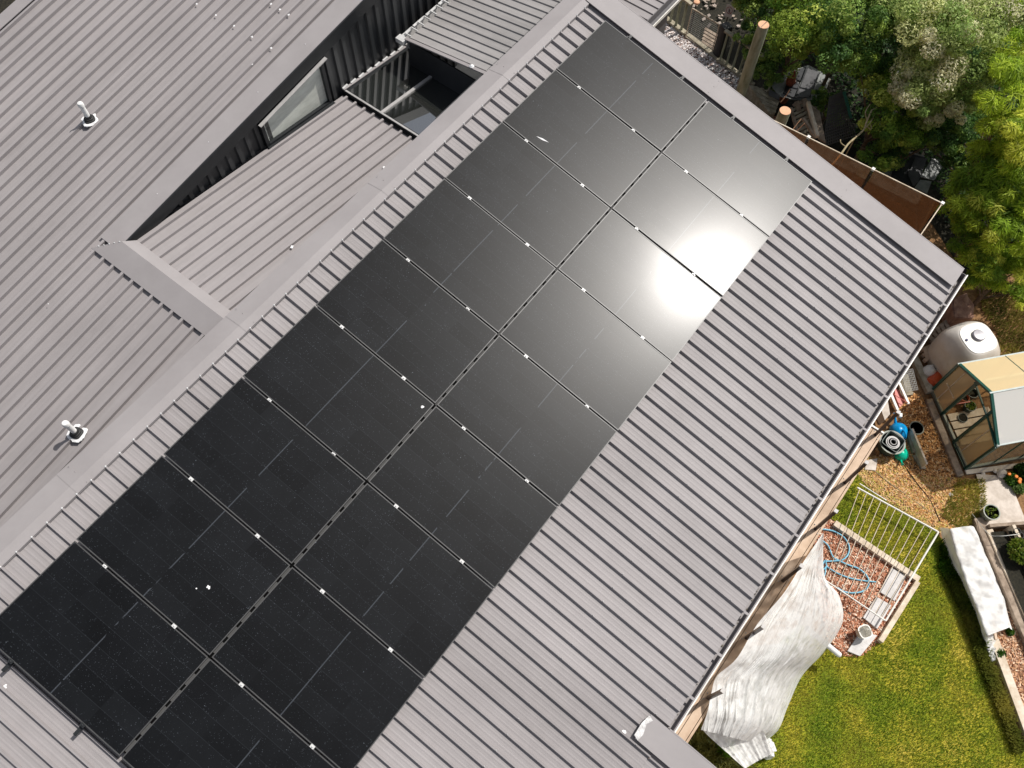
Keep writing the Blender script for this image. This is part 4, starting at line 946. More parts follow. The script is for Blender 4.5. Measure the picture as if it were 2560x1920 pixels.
# ---- pots, cans and clutter by the deck end
c = C0(2160, 1050, 160, 1825, 270, .26); pot('planter_pot', 'round grey green pot standing on the leaf mulch', c, .155, .26, 'pot', 'potrim', soil=False)
c = C0(2160, 1050, 160, 985, 770, .34); big = pot('planter_pot', 'big round dark pot holding nested pots by the deck', c, .27, .34, 'pot', 'potrim', soil=False)
sqp = MB(); cc = c + UZ * .30
sqp.lathe(cc, [(.17, 0), (.20, .10), (.205, .10), (.19, .10), (.16, .01)], 24, sq=9, rot=.85)
t_ = thing('square_pot', 'square dark pot with grey rings nested in the big pot', 'pot', tuple(cc)); sqp.build('body', 'pot', t_)
for r_, z_ in ((.15, .03), (.12, .05), (.07, .07)): MB().lathe(cc + UZ * z_ + Vector((0, -.01, 0)), [(r_, 0), (r_, .03), (r_ * .86, .03), (r_ * .8, .0)], 24).build('inner_ring', 'paver', t_, smooth=True)
def can(lab, c, mat, r, ang, name='watering_can'):
    t_ = thing(name, lab, 'watering can', tuple(c)); d = Vector((math.cos(ang), math.sin(ang), 0))
    MB().lathe(c, [(r * .9, 0), (r * 1.03, r * .3), (r, r * .8), (r * .72, r * 1.25), (r * .34, r * 1.45), (r * .30, r * 1.42), (.01, r * 1.38)], 24, sq=2.3).build('body', mat, t_, smooth=True)
    MB().tube([c + d * r * .7 + UZ * r * .3, c + d * r * 1.5 + UZ * r * .9, c + d * r * 1.9 + UZ * r * 1.25], [r * .24, r * .13, r * .10], 10).build('spout', mat, t_, smooth=True)
    MB().lathe(c + d * r * 1.9 + UZ * r * 1.25, [(r * .1, 0), (r * .25, r * .14), (r * .24, r * .16)], 14, axis=tuple(d + UZ * .5)).build('rose', mat, t_, smooth=True)
    h_ = [c - d * r * .25 + UZ * r * 1.4, c - d * r * .7 + UZ * r * 1.75, c - d * r * 1.2 + UZ * r * 1.4, c - d * r * 1.05 + UZ * r * .5]
    MB().tube(spline(h_, 6), r * .10, 8).build('handle', mat, t_, smooth=True)
can('bright blue watering can beside the round pot', C0(2160, 1050, 160, 1260, 330, .2), 'blue', .19, 1.75)
can('mint green watering can below the nested pots', C0(2160, 1050, 160, 1370, 1110, .2), 'mint', .145, -1.85)
dbx = MB().frame(C(2160, 1050, 160, 1420, 560, 0), Vector((.14, 0, 0)), Vector((.04, -.42, 0)), UZ * .12); tag(dbx.build('planter_box', 'oldt'), 'low grey timber box behind the pale board', 'box')
dbx = MB().frame(C(2160, 1050, 160, 1640, 1240, 0), Vector((.12, 0, 0)), Vector((.12, -.32, 0)), UZ * .06); tag(dbx.build('plank', 'oldt'), 'short grey plank lying in shade by the pale board', 'plank')
# small clutter near the gutter corner
rd = thing('red_cart', 'faded red garden cart with pale frame below the gutter', 'cart', tuple(C(2160, 960, 160, 1180, 450, 0)))
z_ = .35
P = [C(2160, 960, 160, x, y, z_) for x, y in ((1060, 140), (1200, 200), (1430, 620), (1240, 800), (1080, 400))]
MB().prism(P, UZ * -.22).build('tray', 'red', rd)
MB().bar(C(2160, 960, 160, 1215, -30, .42), C(2160, 960, 160, 1540, 690, .42), .05, .04).build('frame_bar', 'white', rd)
MB().bar(C(2160, 960, 160, 930, 350, .42), C(2160, 960, 160, 1160, 900, .42), .05, .04).build('frame_bar', 'white', rd)
MB().tube(spline([C(2160, 960, 160, x, y, .45) for x, y in ((1030, 130), (960, 270), (1100, 400), (1400, 580), (1520, 640))]), .008, 6).build('cord', 'red', rd)
P = [C(2160, 960, 160, x, y, .5) for x, y in ((620, 560), (810, 500), (900, 1040), (720, 1250), (600, 900))]
tag(MB().prism(P, UZ * -.3).build('storage_box', 'concrete'), 'pale box tucked under the gutter corner', 'box')
P = [C(2160, 960, 160, x, y, .4) for x, y in ((1240, 1000), (1330, 1010), (1325, 1130), (1235, 1120))]
tag(MB().prism(P, UZ * -.06).build('plastic_cup', 'white'), 'small white container beside the blue watering can', 'container')
# wire crate
wc = thing('wire_crate', 'folded wire mesh crate between the gutter and the mossy sleeper', 'crate', tuple(C(2080, 640, 480, 870, 1420, 0)))
q = [C(2080, 640, 480, x, y, .35) for x, y in ((800, 1330), (930, 1300), (990, 1540), (850, 1560))]
wm = MB()
for i in range(9): wm.tube([q[0].lerp(q[1], i / 8), q[3].lerp(q[2], i / 8)], .006, 5)
for i in range(11): wm.tube([q[0].lerp(q[3], i / 10), q[1].lerp(q[2], i / 10)], .006, 5)
wm.build('mesh', 'wire', wc); MB().prism([p - UZ * .3 for p in q], UZ * .05).build('base', 'oldt', wc)
# white bag, orange can, grey sheet
c = C0(2080, 640, 480, 1140, 1310, .2)
wb_ = MB().lathe(c, [(.10, 0), (.15, .08), (.14, .18), (.07, .26), (.03, .27)], 14, sq=2.6, rot=.5); wb_.v = [tuple(Vector(v) + Vector((random.uniform(-.015, .015),) * 3)) for v in wb_.v]
tag(wb_.build('plastic_bag', 'white', smooth=True), 'crumpled white plastic bag beside the tank', 'bag')
c = C0(2080, 640, 480, 1195, 1410, .15); t_ = thing('fuel_can', 'orange red plastic can lying by the greenhouse corner', 'can', tuple(c))
MB().lathe(c + UZ * .12, [(.04, -.20), (.12, -.16), (.13, .12), (.09, .18), (.03, .20)], 18, sq=3, axis=(.7, .6, 0)).build('body', 'orange', t_, smooth=True)
MB().lathe(c + UZ * .25 + Vector((.10, .10, 0)), [(.03, 0), (.03, .03), (.01, .035)], 10).build('cap', 'rubber', t_)
rows = [[C(2080, 640, 480, 1110 + 110 * s + 60 * t, 1110 + 190 * t, .05 + .3 * (1 - abs(2 * s - 1)) * .5 + .1) for s in [k / 6 for k in range(7)]] for t in [k / 5 for k in range(6)]]
o_ = MB().grid(rows); o_ = o_.build('tin_sheet', 'greysheet'); so = o_.modifiers.new('t', 'SOLIDIFY'); so.thickness = .01; tag(o_, 'curved grey sheet leaning against the white tank', 'sheet')
# pallet by the tank
def pallet(name, lab, q, z, n, mat='oldt', hh=.12):
    t_ = thing(name, lab, 'pallet', tuple(sum((Vector(p) for p in q), Vector()) / 4))
    q = [Vector(p) for p in q]
    for i in range(n):
        t = (i + .5) / n; MB().bar(q[0].lerp(q[1], t) + UZ * hh, q[3].lerp(q[2], t) + UZ * hh, (q[1] - q[0]).length / n * .62, .02).build('slat', mat, t_)
    for t in (.05, .5, .95): MB().bar(q[0].lerp(q[3], t) + UZ * hh * .5, q[1].lerp(q[2], t) + UZ * hh * .5, .08, hh - .025).build('bearer', mat, t_)
pallet('pallet', 'weathered pallet between the gutter and the white tank', [C(2080, 640, 480, x, y, .1) for x, y in ((1060, 960), (1300, 760), (1360, 900), (1180, 1080))], .1, 5, 'timber')
pallet('pallet', 'broken pallet just below the white tank by the gutter', [C(2080, 640, 480, x, y, .1) for x, y in ((1010, 1100), (1220, 1010), (1240, 1120), (1050, 1230))], .1, 3, 'deck')
# brown covered box
q = [C(2240, 700, 240, x, y, .55) for x, y in ((1300, 440), (1620, 310), (1810, 560), (1790, 880), (1350, 870), (1280, 600))]
bxo = thing('compost_box', 'faded brown box with a creased cover beside the yellow green tree', 'box', tuple(C(2240, 700, 240, 1550, 650, 0)))
MB().prism(q, UZ * -.55).build('body', 'brownbox', bxo, bevel=.03)
rows = [[q[0].lerp(q[1], s).lerp(q[4].lerp(q[3], s), t) + UZ * (.03 + .025 * math.sin(s * 9 + t * 5) * math.sin(t * 7)) for s in [k / 12 for k in range(13)]] for t in [k / 12 for k in range(13)]]
o_ = MB().grid(rows).build('cover', 'brownbox', bxo, smooth=True)
board('loose_stick', 'pale batten in front of the brown box', (2377, 803), (2410, 806), .05, .04, 'oldt', 'batten')

# ---- water tank
c = C(2080, 640, 480, 1500, 1080, 0); c = at(2422, 868, 0)
tk = thing('water_tank', 'squat white plastic water tank with a grey lid beside the greenhouse', 'water tank', tuple(c))
topc = at(2446, 845, 1.25); c = Vector((topc.x, topc.y, 0))
MB().lathe(c, [(.50, 0), (.56, .04), (.60, .35), (.60, .80), (.55, .98), (.40, 1.22), (.36, 1.25)], 40, sq=3.0, rot=.35).build('body', 'tank', tk, smooth=True)
MB().lathe(c + UZ * 1.245, [(.37, 0), (.36, .012), (.02, .016)], 40, sq=3.0, rot=.35).build('top', 'white', tk)
MB().lathe(c + UZ * 1.25 + Vector((0, .05, 0)), [(.14, 0), (.14, .05), (.12, .07), (.02, .075)], 28).build('lid', flat('grey_lid_plastic', (.22, .21, .24), .3), tk, smooth=True)
MB().lathe(c + UZ * 1.24 + Vector((-.28, -.06, 0)), [(.03, 0), (.03, .04), (.01, .045)], 12).build('inlet_cap', flat('navy_cap', (.02, .02, .10), .4), tk)

# ---- pot, stones, flowers near the concrete path
pot('planter_pot', 'pot of straggly plants casting a shadow on the concrete path', Vector((*at(2478, 1281, .28)[:2], .03)), .17, .28, 'potrim', 'potrim', plant=110)
def rock(lab, c, r, name='rock'):
    mb = MB().lathe(c, [(r * .7, 0), (r, r * .25), (r * .85, r * .6), (r * .4, r * .85), (.01, r * .9)], 12, sq=2.3, rot=random.random())
    mb.v = [tuple(Vector(v) + Vector((random.uniform(-.1, .1) * r, random.uniform(-.1, .1) * r, random.uniform(-.06, .06) * r))) for v in mb.v]
    return tag(mb.build(name, 'stone', smooth=True), lab, 'rock')
rock('largest pale rock at the top of the concrete path', at(2503, 1185, .03), .12); rock('small round white rock beside the largest rock', at(2515, 1200, .03), .06); rock('flat pale stone between the rocks and greenhouse', at(2487, 1178, .03), .05)
rock('lone white stone in the straw left of the path', at(2376, 1238, 0), .055); rock('small stone near the greenhouse corner', at(2457, 1184, 0), .045)
def plantclump(name, lab, cat, c, r, h, n, cols, sz=(.035, .016), group=None, flowers=None):
    t_ = thing(name, lab, cat, tuple(c), group); th = rng.uniform(0, 6.28, n); ph = np.arccos(rng.uniform(0, 1, n)); rr = rng.uniform(.5, 1, n) ** .4
    cc = np.column_stack([c.x + r * rr * np.cos(th) * np.sin(ph), c.y + r * rr * np.sin(th) * np.sin(ph), c.z + h * rr * np.cos(ph) + .02])
    ax = rng.normal(0, 1, (n, 3)); ax /= np.linalg.norm(ax, axis=1)[:, None]; ay = np.cross(ax, rng.normal(0, 1, (n, 3))); ay /= np.linalg.norm(ay, axis=1)[:, None]
    quads(cc, ax * sz[0], ay * sz[1], pal(n, cols), 'foliage', 'leaf', t_)
    for k in range(flowers or 0):
        p = c + Vector((rng.uniform(-r, r) * .8, rng.uniform(-r, r) * .8, h)); MB().lathe(p, [(.01, 0), (.045, .015), (.035, .03), (.01, .035)], 10).build('flower', flat('orange_petals', (.80, .22, .01), .6), t_)
    MB().tube([c, c + UZ * h * .7], .012, 6).build('stem', 'bark', t_)
    return t_
GR = [(.05, .13, .015), (.10, .22, .02), (.03, .08, .01)]
plantclump('flower_plant', 'orange marigolds with green leaves at the right edge', 'flowers', at(2528, 1200, .05), .16, .14, 500, GR, flowers=4)
plantclump('leafy_plant', 'dark leafy plant behind the marigolds at the right edge', 'plant', at(2556, 1185, .05), .22, .28, 700, [(.02, .06, .01), (.05, .11, .02)])
plantclump('leafy_plant', 'pale green low plant below the marigolds', 'plant', at(2545, 1222, .05), .13, .10, 300, [(.25, .34, .12), (.16, .25, .06)])
plantclump('leafy_plant', 'green vegetable plants in the raised bed at the right edge', 'plant', at(2550, 1380, .35), .28, .22, 900, [(.16, .24, .02), (.28, .32, .05), (.08, .14, .02)])
plantclump('leafy_plant', 'bright green fern sprig below the deck corner', 'plant', at(1812, 1872, .3), .15, .35, 170, [(.22, .42, .03), (.30, .50, .05)], sz=(.05, .018))
plantclump('leafy_plant', 'small green weeds beside the cream board', 'plant', at(2494, 1635, .0), .12, .12, 350, GR)
plantclump('leafy_plant', 'small plant between tunnel and sleeper end', 'plant', at(2522, 1580, .0), .07, .08, 150, GR)
for nm, lab, x, y in (('black_pot', 'upper of two black pots in the raised bed', 2538, 1331), ('black_pot', 'lower of two black pots in the raised bed', 2545, 1341)): pot(nm, lab, at(x, y, .32), .07, .1, 'rubber', soil=False)
wr = MB().tube(spline([at(2430, 1283 + 1, .1), at(2470, 1333, .3), at(2500, 1340, .45), at(2550, 1335, .5)]), .006, 6); tag(wr.build('wire', 'wire'), 'bent wire hoop over the sleepers and raised bed', 'wire')
tw = MB().tube(spline([at(2168, 1162, .03), at(2218, 1203, .04), at(2270, 1240, .03), at(2340, 1290, .03)]), .008, 5); tag(tw.build('cable', 'branch'), 'thin brown cable across the straw to the metal gate', 'cable')
tw = MB().tube(spline([at(2255, 1155, .03), at(2290, 1205, .04), at(2325, 1250, .03), at(2350, 1305, .03)]), .010, 5); tag(tw.build('cable', 'dkmetal'), 'dark irrigation line from the green can to the gate corner', 'cable')

# ---- upper right: posts, fence, gate, planter, clutter
def vpost(name, lab, sx, sy, zt, r, extra=None):
    t = at(sx, sy, zt); b = Vector((t.x, t.y, 0)); t_ = thing(name, lab, 'post', tuple(b))
    MB().lathe(b, [(r * 1.06, 0), (r * 1.03, zt * .5), (r, zt - .004)], 28).build('shaft', 'green_t', t_, smooth=True)
    MB().lathe(b + UZ * (zt - .003), [(r * .985, 0), (r * .97, .012), (.005, .014)], 28).build('cut_top', 'endgrain', t_)
    return t_
p1 = vpost('timber_post', 'tall round green timber post with a fresh cut top, by the railing', 1909, 62, 3.2, .135)
MB().bar(at(1900, 70, 3.218), at(1918, 53, 3.218), .02, .006).build('crack', 'timber', p1)
vpost('timber_post', 'shorter round post with an orange top beside the rusty ornament', 1963, 277, 2.6, .135)
# balustrade railing
def Z7(x, y, z=0): return C(1600, 0, 240, x, y, z)
fn = thing('timber_railing', 'grey green timber railing right of the mesh gate', 'railing', tuple(at(1820, 165, 0)))
a0, a1 = at(1792, 148, .08), at(1885, 212, .08); H_ = 1.0
MB().bar(a0, a1, .09, .07).build('bottom_rail', 'oldt', fn); MB().bar(a0 + UZ * H_, a1 + UZ * H_, .11, .05).build('top_rail', 'oldt', fn)
for i in range(6):
    p = a0.lerp(a1, (i + .5) / 6); MB().frame(p - Vector((.022, .022, 0)), Vector((.045, 0, 0)), Vector((0, .045, 0)), UZ * H_).build('baluster', 'green_t', fn)
fn2 = thing('timber_railing', 'timber railing left of the mesh gate at the picture top', 'railing', tuple(at(1690, 60, 0)))
b0, b1 = at(1655, 40, .08), at(1712, 84, .08)
MB().bar(b0, b1, .11, .09).build('bottom_rail', 'oldt', fn2); MB().bar(b0 + UZ * H_, b1 + UZ * H_, .11, .05).build('top_rail', 'oldt', fn2)
for i in range(4):
    p = b0.lerp(b1, (i + .5) / 4.2); MB().frame(p - Vector((.03, .03, 0)), Vector((.06, 0, 0)), Vector((0, .06, 0)), UZ * H_).build('baluster', 'green_t', fn2)
sleeper = MB().bar(at(1664, 50, 0), at(1868, 208, 0), .13, .10, ctr=False); tag(sleeper.build('step_board', 'oldt'), 'long timber step board under the railing and gate', 'board')
gt_ = thing('mesh_gate', 'pale framed wire mesh gate standing in the timber railing', 'gate', tuple(at(1760, 120, 0)))
gA, gB = at(1714, 92, .06), at(1779, 132, .06); Hg = .98
# leaning verticals follow plumb in space
fr_ = MB(); fr_.tube([gA, gB], .016, 8).tube([gA + UZ * Hg, gB + UZ * Hg], .020, 8).tube([gA, gA + UZ * Hg], .016, 8).tube([gB, gB + UZ * Hg], .016, 8).build('frame', 'palet', gt_)
ms = MB()
for i in range(1, 16): ms.tube([gA + UZ * (Hg * i / 16), gB + UZ * (Hg * i / 16)], .0028, 4)
for i in range(1, 7): ms.tube([gA.lerp(gB, i / 7), gA.lerp(gB, i / 7) + UZ * Hg], .002, 4)
ms.build('mesh', 'wire', gt_)
stp = MB()
for k in range(5): stp.frame(at(1752 + 2 * k, 106 - 8 * k, 0), (gB - gA).normalized() * .55, Vector((.05, .075, 0)), UZ * .02)
tag(stp.build('boardwalk', 'timber'), 'short boardwalk of brown planks behind the mesh gate', 'boardwalk')
bb = at(1795, 140, 0); dkb = MB().lathe(bb, [(.13, 0), (.15, .1), (.15, 1.0), (.13, 1.06), (.03, 1.08)], 16, sq=3.5, rot=.5); tag(dkb.build('black_bin', 'rubber', smooth=True), 'tall black bin between the mesh gate and railing', 'bin')
# sign
sgn = thing('warning_sign', 'pale pink sign showing a crossed out walking figure in a ring', 'sign', tuple(at(1822, 60, 0)))
sc_ = at(1823, 28, 1.15); sx_ = Vector((.86, -.50, 0)); sy_ = Vector((.10, .25, .96)).normalized(); sn_ = sx_.cross(sy_).normalized(); sn_ = sn_ if sn_.z > 0 or sn_.y < 0 else -sn_
sy_ = Vector((.15, .55, .80)).normalized(); sn_ = sx_.cross(sy_).normalized()
def SG(x, y, d=0): return sc_ + sx_ * x + sy_ * y + sn_ * d
MB().frame(SG(-.11, -.15, -.005), sx_ * .22, sy_ * .30, sn_ * .01).build('plate', flat('pale_pink_paint', (.60, .50, .46), .5), sgn)
rg = MB(); n = 28
for k in range(n):
    a0_, a1_ = 2 * math.pi * k / n, 2 * math.pi * (k + 1) / n
    rg.add([SG(.075 * math.cos(a0_), .02 + .075 * math.sin(a0_), .0065), SG(.075 * math.cos(a1_), .02 + .075 * math.sin(a1_), .0065), SG(.092 * math.cos(a1_), .02 + .092 * math.sin(a1_), .0065), SG(.092 * math.cos(a0_), .02 + .092 * math.sin(a0_), .0065)], [(0, 1, 2, 3)])
rg.build('ring', flat('dull_red_paint', (.30, .08, .07), .5), sgn)
fg = MB()
def seg(x0, y0, x1, y1, w_): 
    d = Vector((x1 - x0, y1 - y0, 0)).normalized(); nx, ny = -d.y * w_ / 2, d.x * w_ / 2
    fg.add([SG(x0 + nx, y0 + ny, .008), SG(x0 - nx, y0 - ny, .008), SG(x1 - nx, y1 - ny, .008), SG(x1 + nx, y1 + ny, .008)], [(0, 1, 2, 3)])
seg(0, .05, 0, .0, .028); seg(0, .0, -.025, -.045, .014); seg(0, .0, .028, -.04, .014); seg(0, .045, -.03, .01, .010); seg(0, .045, .03, .02, .010); seg(-.002, .062, .002, .078, .020)
fg.build('walking_figure', flat('dark_print', (.06, .04, .04), .6), sgn)
seg_ = MB(); fg = MB(); seg(-.055, .075, .055, -.035, .010); fg.build('slash', flat('dull_red_slash', (.30, .08, .07), .5), sgn)
MB().tube([Vector((sc_.x, sc_.y, 0)) - sn_ * .02, SG(0, 0, -.02)], .018, 8).build('stake', 'dkmetal', sgn)
# lantern
lp = at(1741, 8, 1.1); t_ = thing('garden_lantern', 'small pale lantern above the mesh gate corner', 'lantern', (lp.x, lp.y, 0)); MB().tube([(lp.x, lp.y, 0), lp], .02, 8).build('stem', 'dkmetal', t_); MB().lathe(lp, [(.06, 0), (.09, .03), (.08, .06), (.02, .08)], 16).build('shade', 'endgrain', t_, smooth=True)
# planter of long boards
P = [at(x, y, .45) for x, y in ((1872, 212), (1893, 216), (1948, 254), (1938, 282), (1925, 285))]
pb = thing('timber_planter', 'long grey timber planter box beside the tall post', 'planter', tuple(at(1915, 250, 0)))
MB().prism(P, UZ * -.40).build('box', 'oldt', pb)
for k in range(4): MB().bar(P[0].lerp(P[4], (k + .5) / 4) + UZ * .01, P[1].lerp(P[2], 1).lerp(P[3], (k + .5) / 4) + UZ * .01, .10, .02).build('slat', 'oldt', pb)
# rusty ornament
c = at(1958, 240, .0); ru = thing('rusty_ornament', 'rusty iron ornament with a thin curled rod beside the shorter post', 'ornament', tuple(c))
MB().lathe(c + Vector((-.04, -.2, 0)), [(.10, 0), (.13, .3), (.09, .6), (.13, .75), (.07, .9), (.02, 1.1)], 10, sq=2.5).build('body', 'rust', ru)
MB().tube(spline([at(1952, 255, 1.2), at(1966, 238, 1.4), at(1975, 224, 1.5)]), .012, 6).build('rod', 'endgrain', ru)
c = at(1985, 350, 2.2); r2 = thing('rusty_stool', 'rusty iron piece glimpsed behind the bronze glass', 'ornament', (c.x, c.y, 0))
MB().lathe(Vector((c.x, c.y, 0)), [(.20, 0), (.17, 1.3), (.22, 2.0), (.20, 2.1)], 12).build('body', 'rust', r2)
for k in range(2): MB().tube([at(1983 + 8 * k, 322 + 6 * k, 2.2), at(2003 + 8 * k, 297 + 12 * k, 2.4)], .010, 6).build('rod', 'endgrain', r2)
# pallets
pallet('pallet', 'large weathered pallet leaning beside the dark lattice', [C(1900, 200, 320, x, y, z) for x, y, z in ((560, 420, .9), (800, 330, .9), (1000, 980, .3), (720, 1100, .3))], .1, 2, 'timber', .06)
q = [C(1900, 200, 320, x, y, .8) for x, y in ((530, 500), (780, 380), (960, 1000), (700, 1150))]
pl2 = thing('slatted_pallet', 'slatted brown pallet with dark gaps below the grey sheets', 'pallet', tuple(at(2010, 310, 0)))
for i in range(9): MB().bar(q[0].lerp(q[3], (i + .5) / 9), q[1].lerp(q[2], (i + .5) / 9), .075, .03).build('slat', 'oldt', pl2)
for t in (0, 1): MB().bar(q[0].lerp(q[1], t) + UZ * .03, q[3].lerp(q[2], t) + UZ * .03, .07, .06).build('side_rail', 'timber', pl2)
q = [C(1900, 200, 320, x, y, 1.0) for x, y in ((850, 400), (1030, 540), (1140, 1080), (1010, 1000))]
tag(MB().prism(q, UZ * -.05).build('timber_sheet', 'timber'), 'brown timber panel beside the slatted pallet', 'panel')
tag(MB().bar(C(1900, 200, 320, 830, 390, 1.15), C(1900, 200, 320, 990, 980, 1.15), .09, .09).build('timber_beam', 'palet'), 'pale squared beam lying on the slatted pallet', 'beam')
tag(MB().bar(C(1900, 200, 320, 740, 660, 1.1), C(1900, 200, 320, 960, 1000, 1.1), .07, .07).build('timber_beam', 'timber'), 'brown shorter beam crossing the slatted pallet', 'beam')
# lattice sheet
q = [C(1900, 200, 320, x, y, z) for x, y, z in ((1330, 175, 1.5), (1450, 200, 1.5), (1660, 900, 1.0), (1330, 1260, .7), (1130, 1060, .8), (1080, 620, 1.1))]
lt = thing('lattice_sheet', 'dark square lattice sheet leaning among the shrubs', 'lattice', tuple(at(2090, 290, 0)))
tl_, tr_, br_, bl_ = q[0], q[1], C(1900, 200, 320, 1650, 960, .8), C(1900, 200, 320, 1100, 1150, .7)
tl2 = C(1900, 200, 320, 1200, 300, 1.4)
lm = MB()
for i in range(15):
    t = i / 14; lm.bar(tl2.lerp(tr_, t), bl_.lerp(br_, t), .025, .012)
for i in range(17):
    t = i / 16; lm.bar(tl2.lerp(bl_, t) + UZ * .01, tr_.lerp(br_, t) + UZ * .01, .022, .012)
lm.build('mesh', 'dkwire', lt)
MB().bar(tr_, tr_.lerp(br_, .6), .08, .02).build('green_edge', flat('faded_green_mesh', (.04, .20, .14), .7), lt)
# sheets A and B
def sheets(name, lab, ox, oy, wsrc, z, items):
    t_ = thing(name, lab, 'cover sheets', tuple(C(ox, oy, wsrc, 1100, 800, 0)))
    for k, (nm, mt, pts) in enumerate(items):
        P = [C(ox, oy, wsrc, x, y, z + .02 * k) for x, y in pts]; MB().prism(P, UZ * .012).build(nm, mt, t_)
    for x, y in ((items[0][2][0]), (items[0][2][len(items[0][2]) // 2])): p = C(ox, oy, wsrc, x, y, z); MB().tube([Vector((p.x, p.y, 0)), p], .03, 6).build('leg', 'oldt', t_)
    return t_
sheets('cover_sheets', 'patchwork of grey and black sheets under the shrubs near the tall post', 1880, 120, 240, .6, [
    ('base_sheet', 'greysheet', ((430, 850), (880, 540), (1300, 400), (1600, 560), (1790, 720), (1690, 1010), (1480, 1230), (980, 1200), (620, 1120))),
    ('dark_sheet', 'darksheet', ((870, 560), (1270, 430), (1130, 780), (845, 660))), ('dark_sheet', 'darksheet', ((830, 715), (1095, 830), (990, 1160), (715, 1050))),
    ('side_sheet', 'midsheet', ((400, 960), (640, 1080), (620, 1200), (380, 1090))),
    ('middle_sheet', 'midsheet', ((1290, 460), (1545, 570), (1320, 1130), (1010, 1150))), ('gap_strip', 'black', ((1265, 430), (1290, 440), (1010, 1160), (985, 1150))), ('gap_strip', 'black', ((1545, 570), (1570, 580), (1345, 1140), (1320, 1130)))])
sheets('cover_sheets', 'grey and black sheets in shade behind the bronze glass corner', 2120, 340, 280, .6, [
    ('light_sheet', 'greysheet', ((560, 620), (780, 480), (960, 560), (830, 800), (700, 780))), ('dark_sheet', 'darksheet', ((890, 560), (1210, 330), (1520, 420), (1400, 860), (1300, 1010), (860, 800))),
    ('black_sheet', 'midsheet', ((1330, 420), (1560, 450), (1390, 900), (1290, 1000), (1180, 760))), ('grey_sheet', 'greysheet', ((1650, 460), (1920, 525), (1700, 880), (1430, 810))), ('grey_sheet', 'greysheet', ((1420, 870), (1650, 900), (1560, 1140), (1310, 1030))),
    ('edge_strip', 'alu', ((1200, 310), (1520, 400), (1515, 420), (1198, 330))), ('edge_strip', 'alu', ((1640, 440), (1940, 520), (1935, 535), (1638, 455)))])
# dead branch
bt_ = MB(); B0 = [(1180, 1530, 2.4), (1300, 1400, 2.4), (1420, 1250, 2.3), (1520, 1110, 2.2), (1640, 1000, 2.1), (1790, 860, 2.1), (1850, 700, 2.2), (1930, 520, 2.3)]
bt_.tube(spline([C(1900, 200, 320, *p) for p in B0]), .022, 7)
for p in (((1790, 860, 2.1), (1900, 740, 2.2), (2000, 560, 2.2)), ((1850, 700, 2.2), (1820, 560, 2.3), (1900, 420, 2.3)), ((1820, 780, 2.1), (1920, 850, 2.1), (1900, 700, 2.1)), ((1930, 520, 2.3), (2020, 480, 2.4)), ((1480, 1150, 2.2), (1400, 1090, 2.3), (1390, 1030, 2.3))):
    bt_.tube(spline([C(1900, 200, 320, *q_) for q_ in p]), .012, 6)
bt_.tube([C(1900, 200, 320, 1640, 1000, 2.1), Vector((C(1900, 200, 320, 1640, 1000, 2.1).x, C(1900, 200, 320, 1640, 1000, 2.1).y, 0))], .015, 6)
tag(bt_.build('dead_branch', 'branch'), 'bare dead branch arching over the bronze glass', 'branch')

gc_ = [(1870, -60), (2600, -160), (2700, 600), (2440, 690), (2360, 560), (2340, 480), (2230, 430), (2150, 440), (2060, 160), (1960, 180), (1890, 120)]
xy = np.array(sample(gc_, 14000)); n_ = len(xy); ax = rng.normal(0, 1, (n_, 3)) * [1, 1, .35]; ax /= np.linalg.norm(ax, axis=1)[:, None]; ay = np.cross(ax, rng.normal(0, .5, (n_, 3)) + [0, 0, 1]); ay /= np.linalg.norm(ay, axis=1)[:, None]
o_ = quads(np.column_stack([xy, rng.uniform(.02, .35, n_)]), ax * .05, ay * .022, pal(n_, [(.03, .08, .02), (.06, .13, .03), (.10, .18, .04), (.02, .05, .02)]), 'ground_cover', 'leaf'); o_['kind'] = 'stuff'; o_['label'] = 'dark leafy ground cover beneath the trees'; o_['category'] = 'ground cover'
# ---------------------------------------------------------------- trees
def leaves(center, rx, ry, rz, n, size, cols, wts, droop=False, asp=.45, clump=.35, name='crown', parent=None, nb=None):
    """leaf-sized faces in many sub-clumps over an uneven crown"""
    nb = nb or max(14, int(26 * (rx + ry) / 2))
    u = rng.normal(0, 1, (nb, 3)); u[:, 2] = np.abs(u[:, 2]) * .9 - .12; u /= np.linalg.norm(u, axis=1)[:, None]
    bc = u * np.array([rx, ry, rz]) * rng.uniform(.45, 1.0, (nb, 1)); br = rng.uniform(.6, 1.3, nb) * clump * (rx + ry) / 2
    k = rng.integers(0, nb, n); d = rng.normal(0, 1, (n, 3)); d /= np.linalg.norm(d, axis=1)[:, None]
    rad = rng.uniform(.55, 1.08, n) ** .6
    c = center + bc[k] + d * (br[k] * rad)[:, None] * np.array([1, 1, .75])
    nrm = d + rng.normal(0, .55, (n, 3)) + np.array([0, 0, .35]); nrm /= np.linalg.norm(nrm, axis=1)[:, None]
    t = rng.normal(0, 1, (n, 3)) if not droop else d * np.array([1, 1, .2]) + np.array([0, 0, -.35]) + rng.normal(0, .25, (n, 3))
    ax = t - nrm * np.sum(t * nrm, axis=1)[:, None]; ax /= np.linalg.norm(ax, axis=1)[:, None] + 1e-6; ay = np.cross(nrm, ax)
    s = size * rng.uniform(.6, 1.4, n)[:, None]
    bcol = pal(nb, cols, wts, .18)[k] * (1 + rng.normal(0, .22, (n, 1))); bcol = np.clip(bcol, .004, 1)
    return c, ax * s, ay * s * asp, bcol
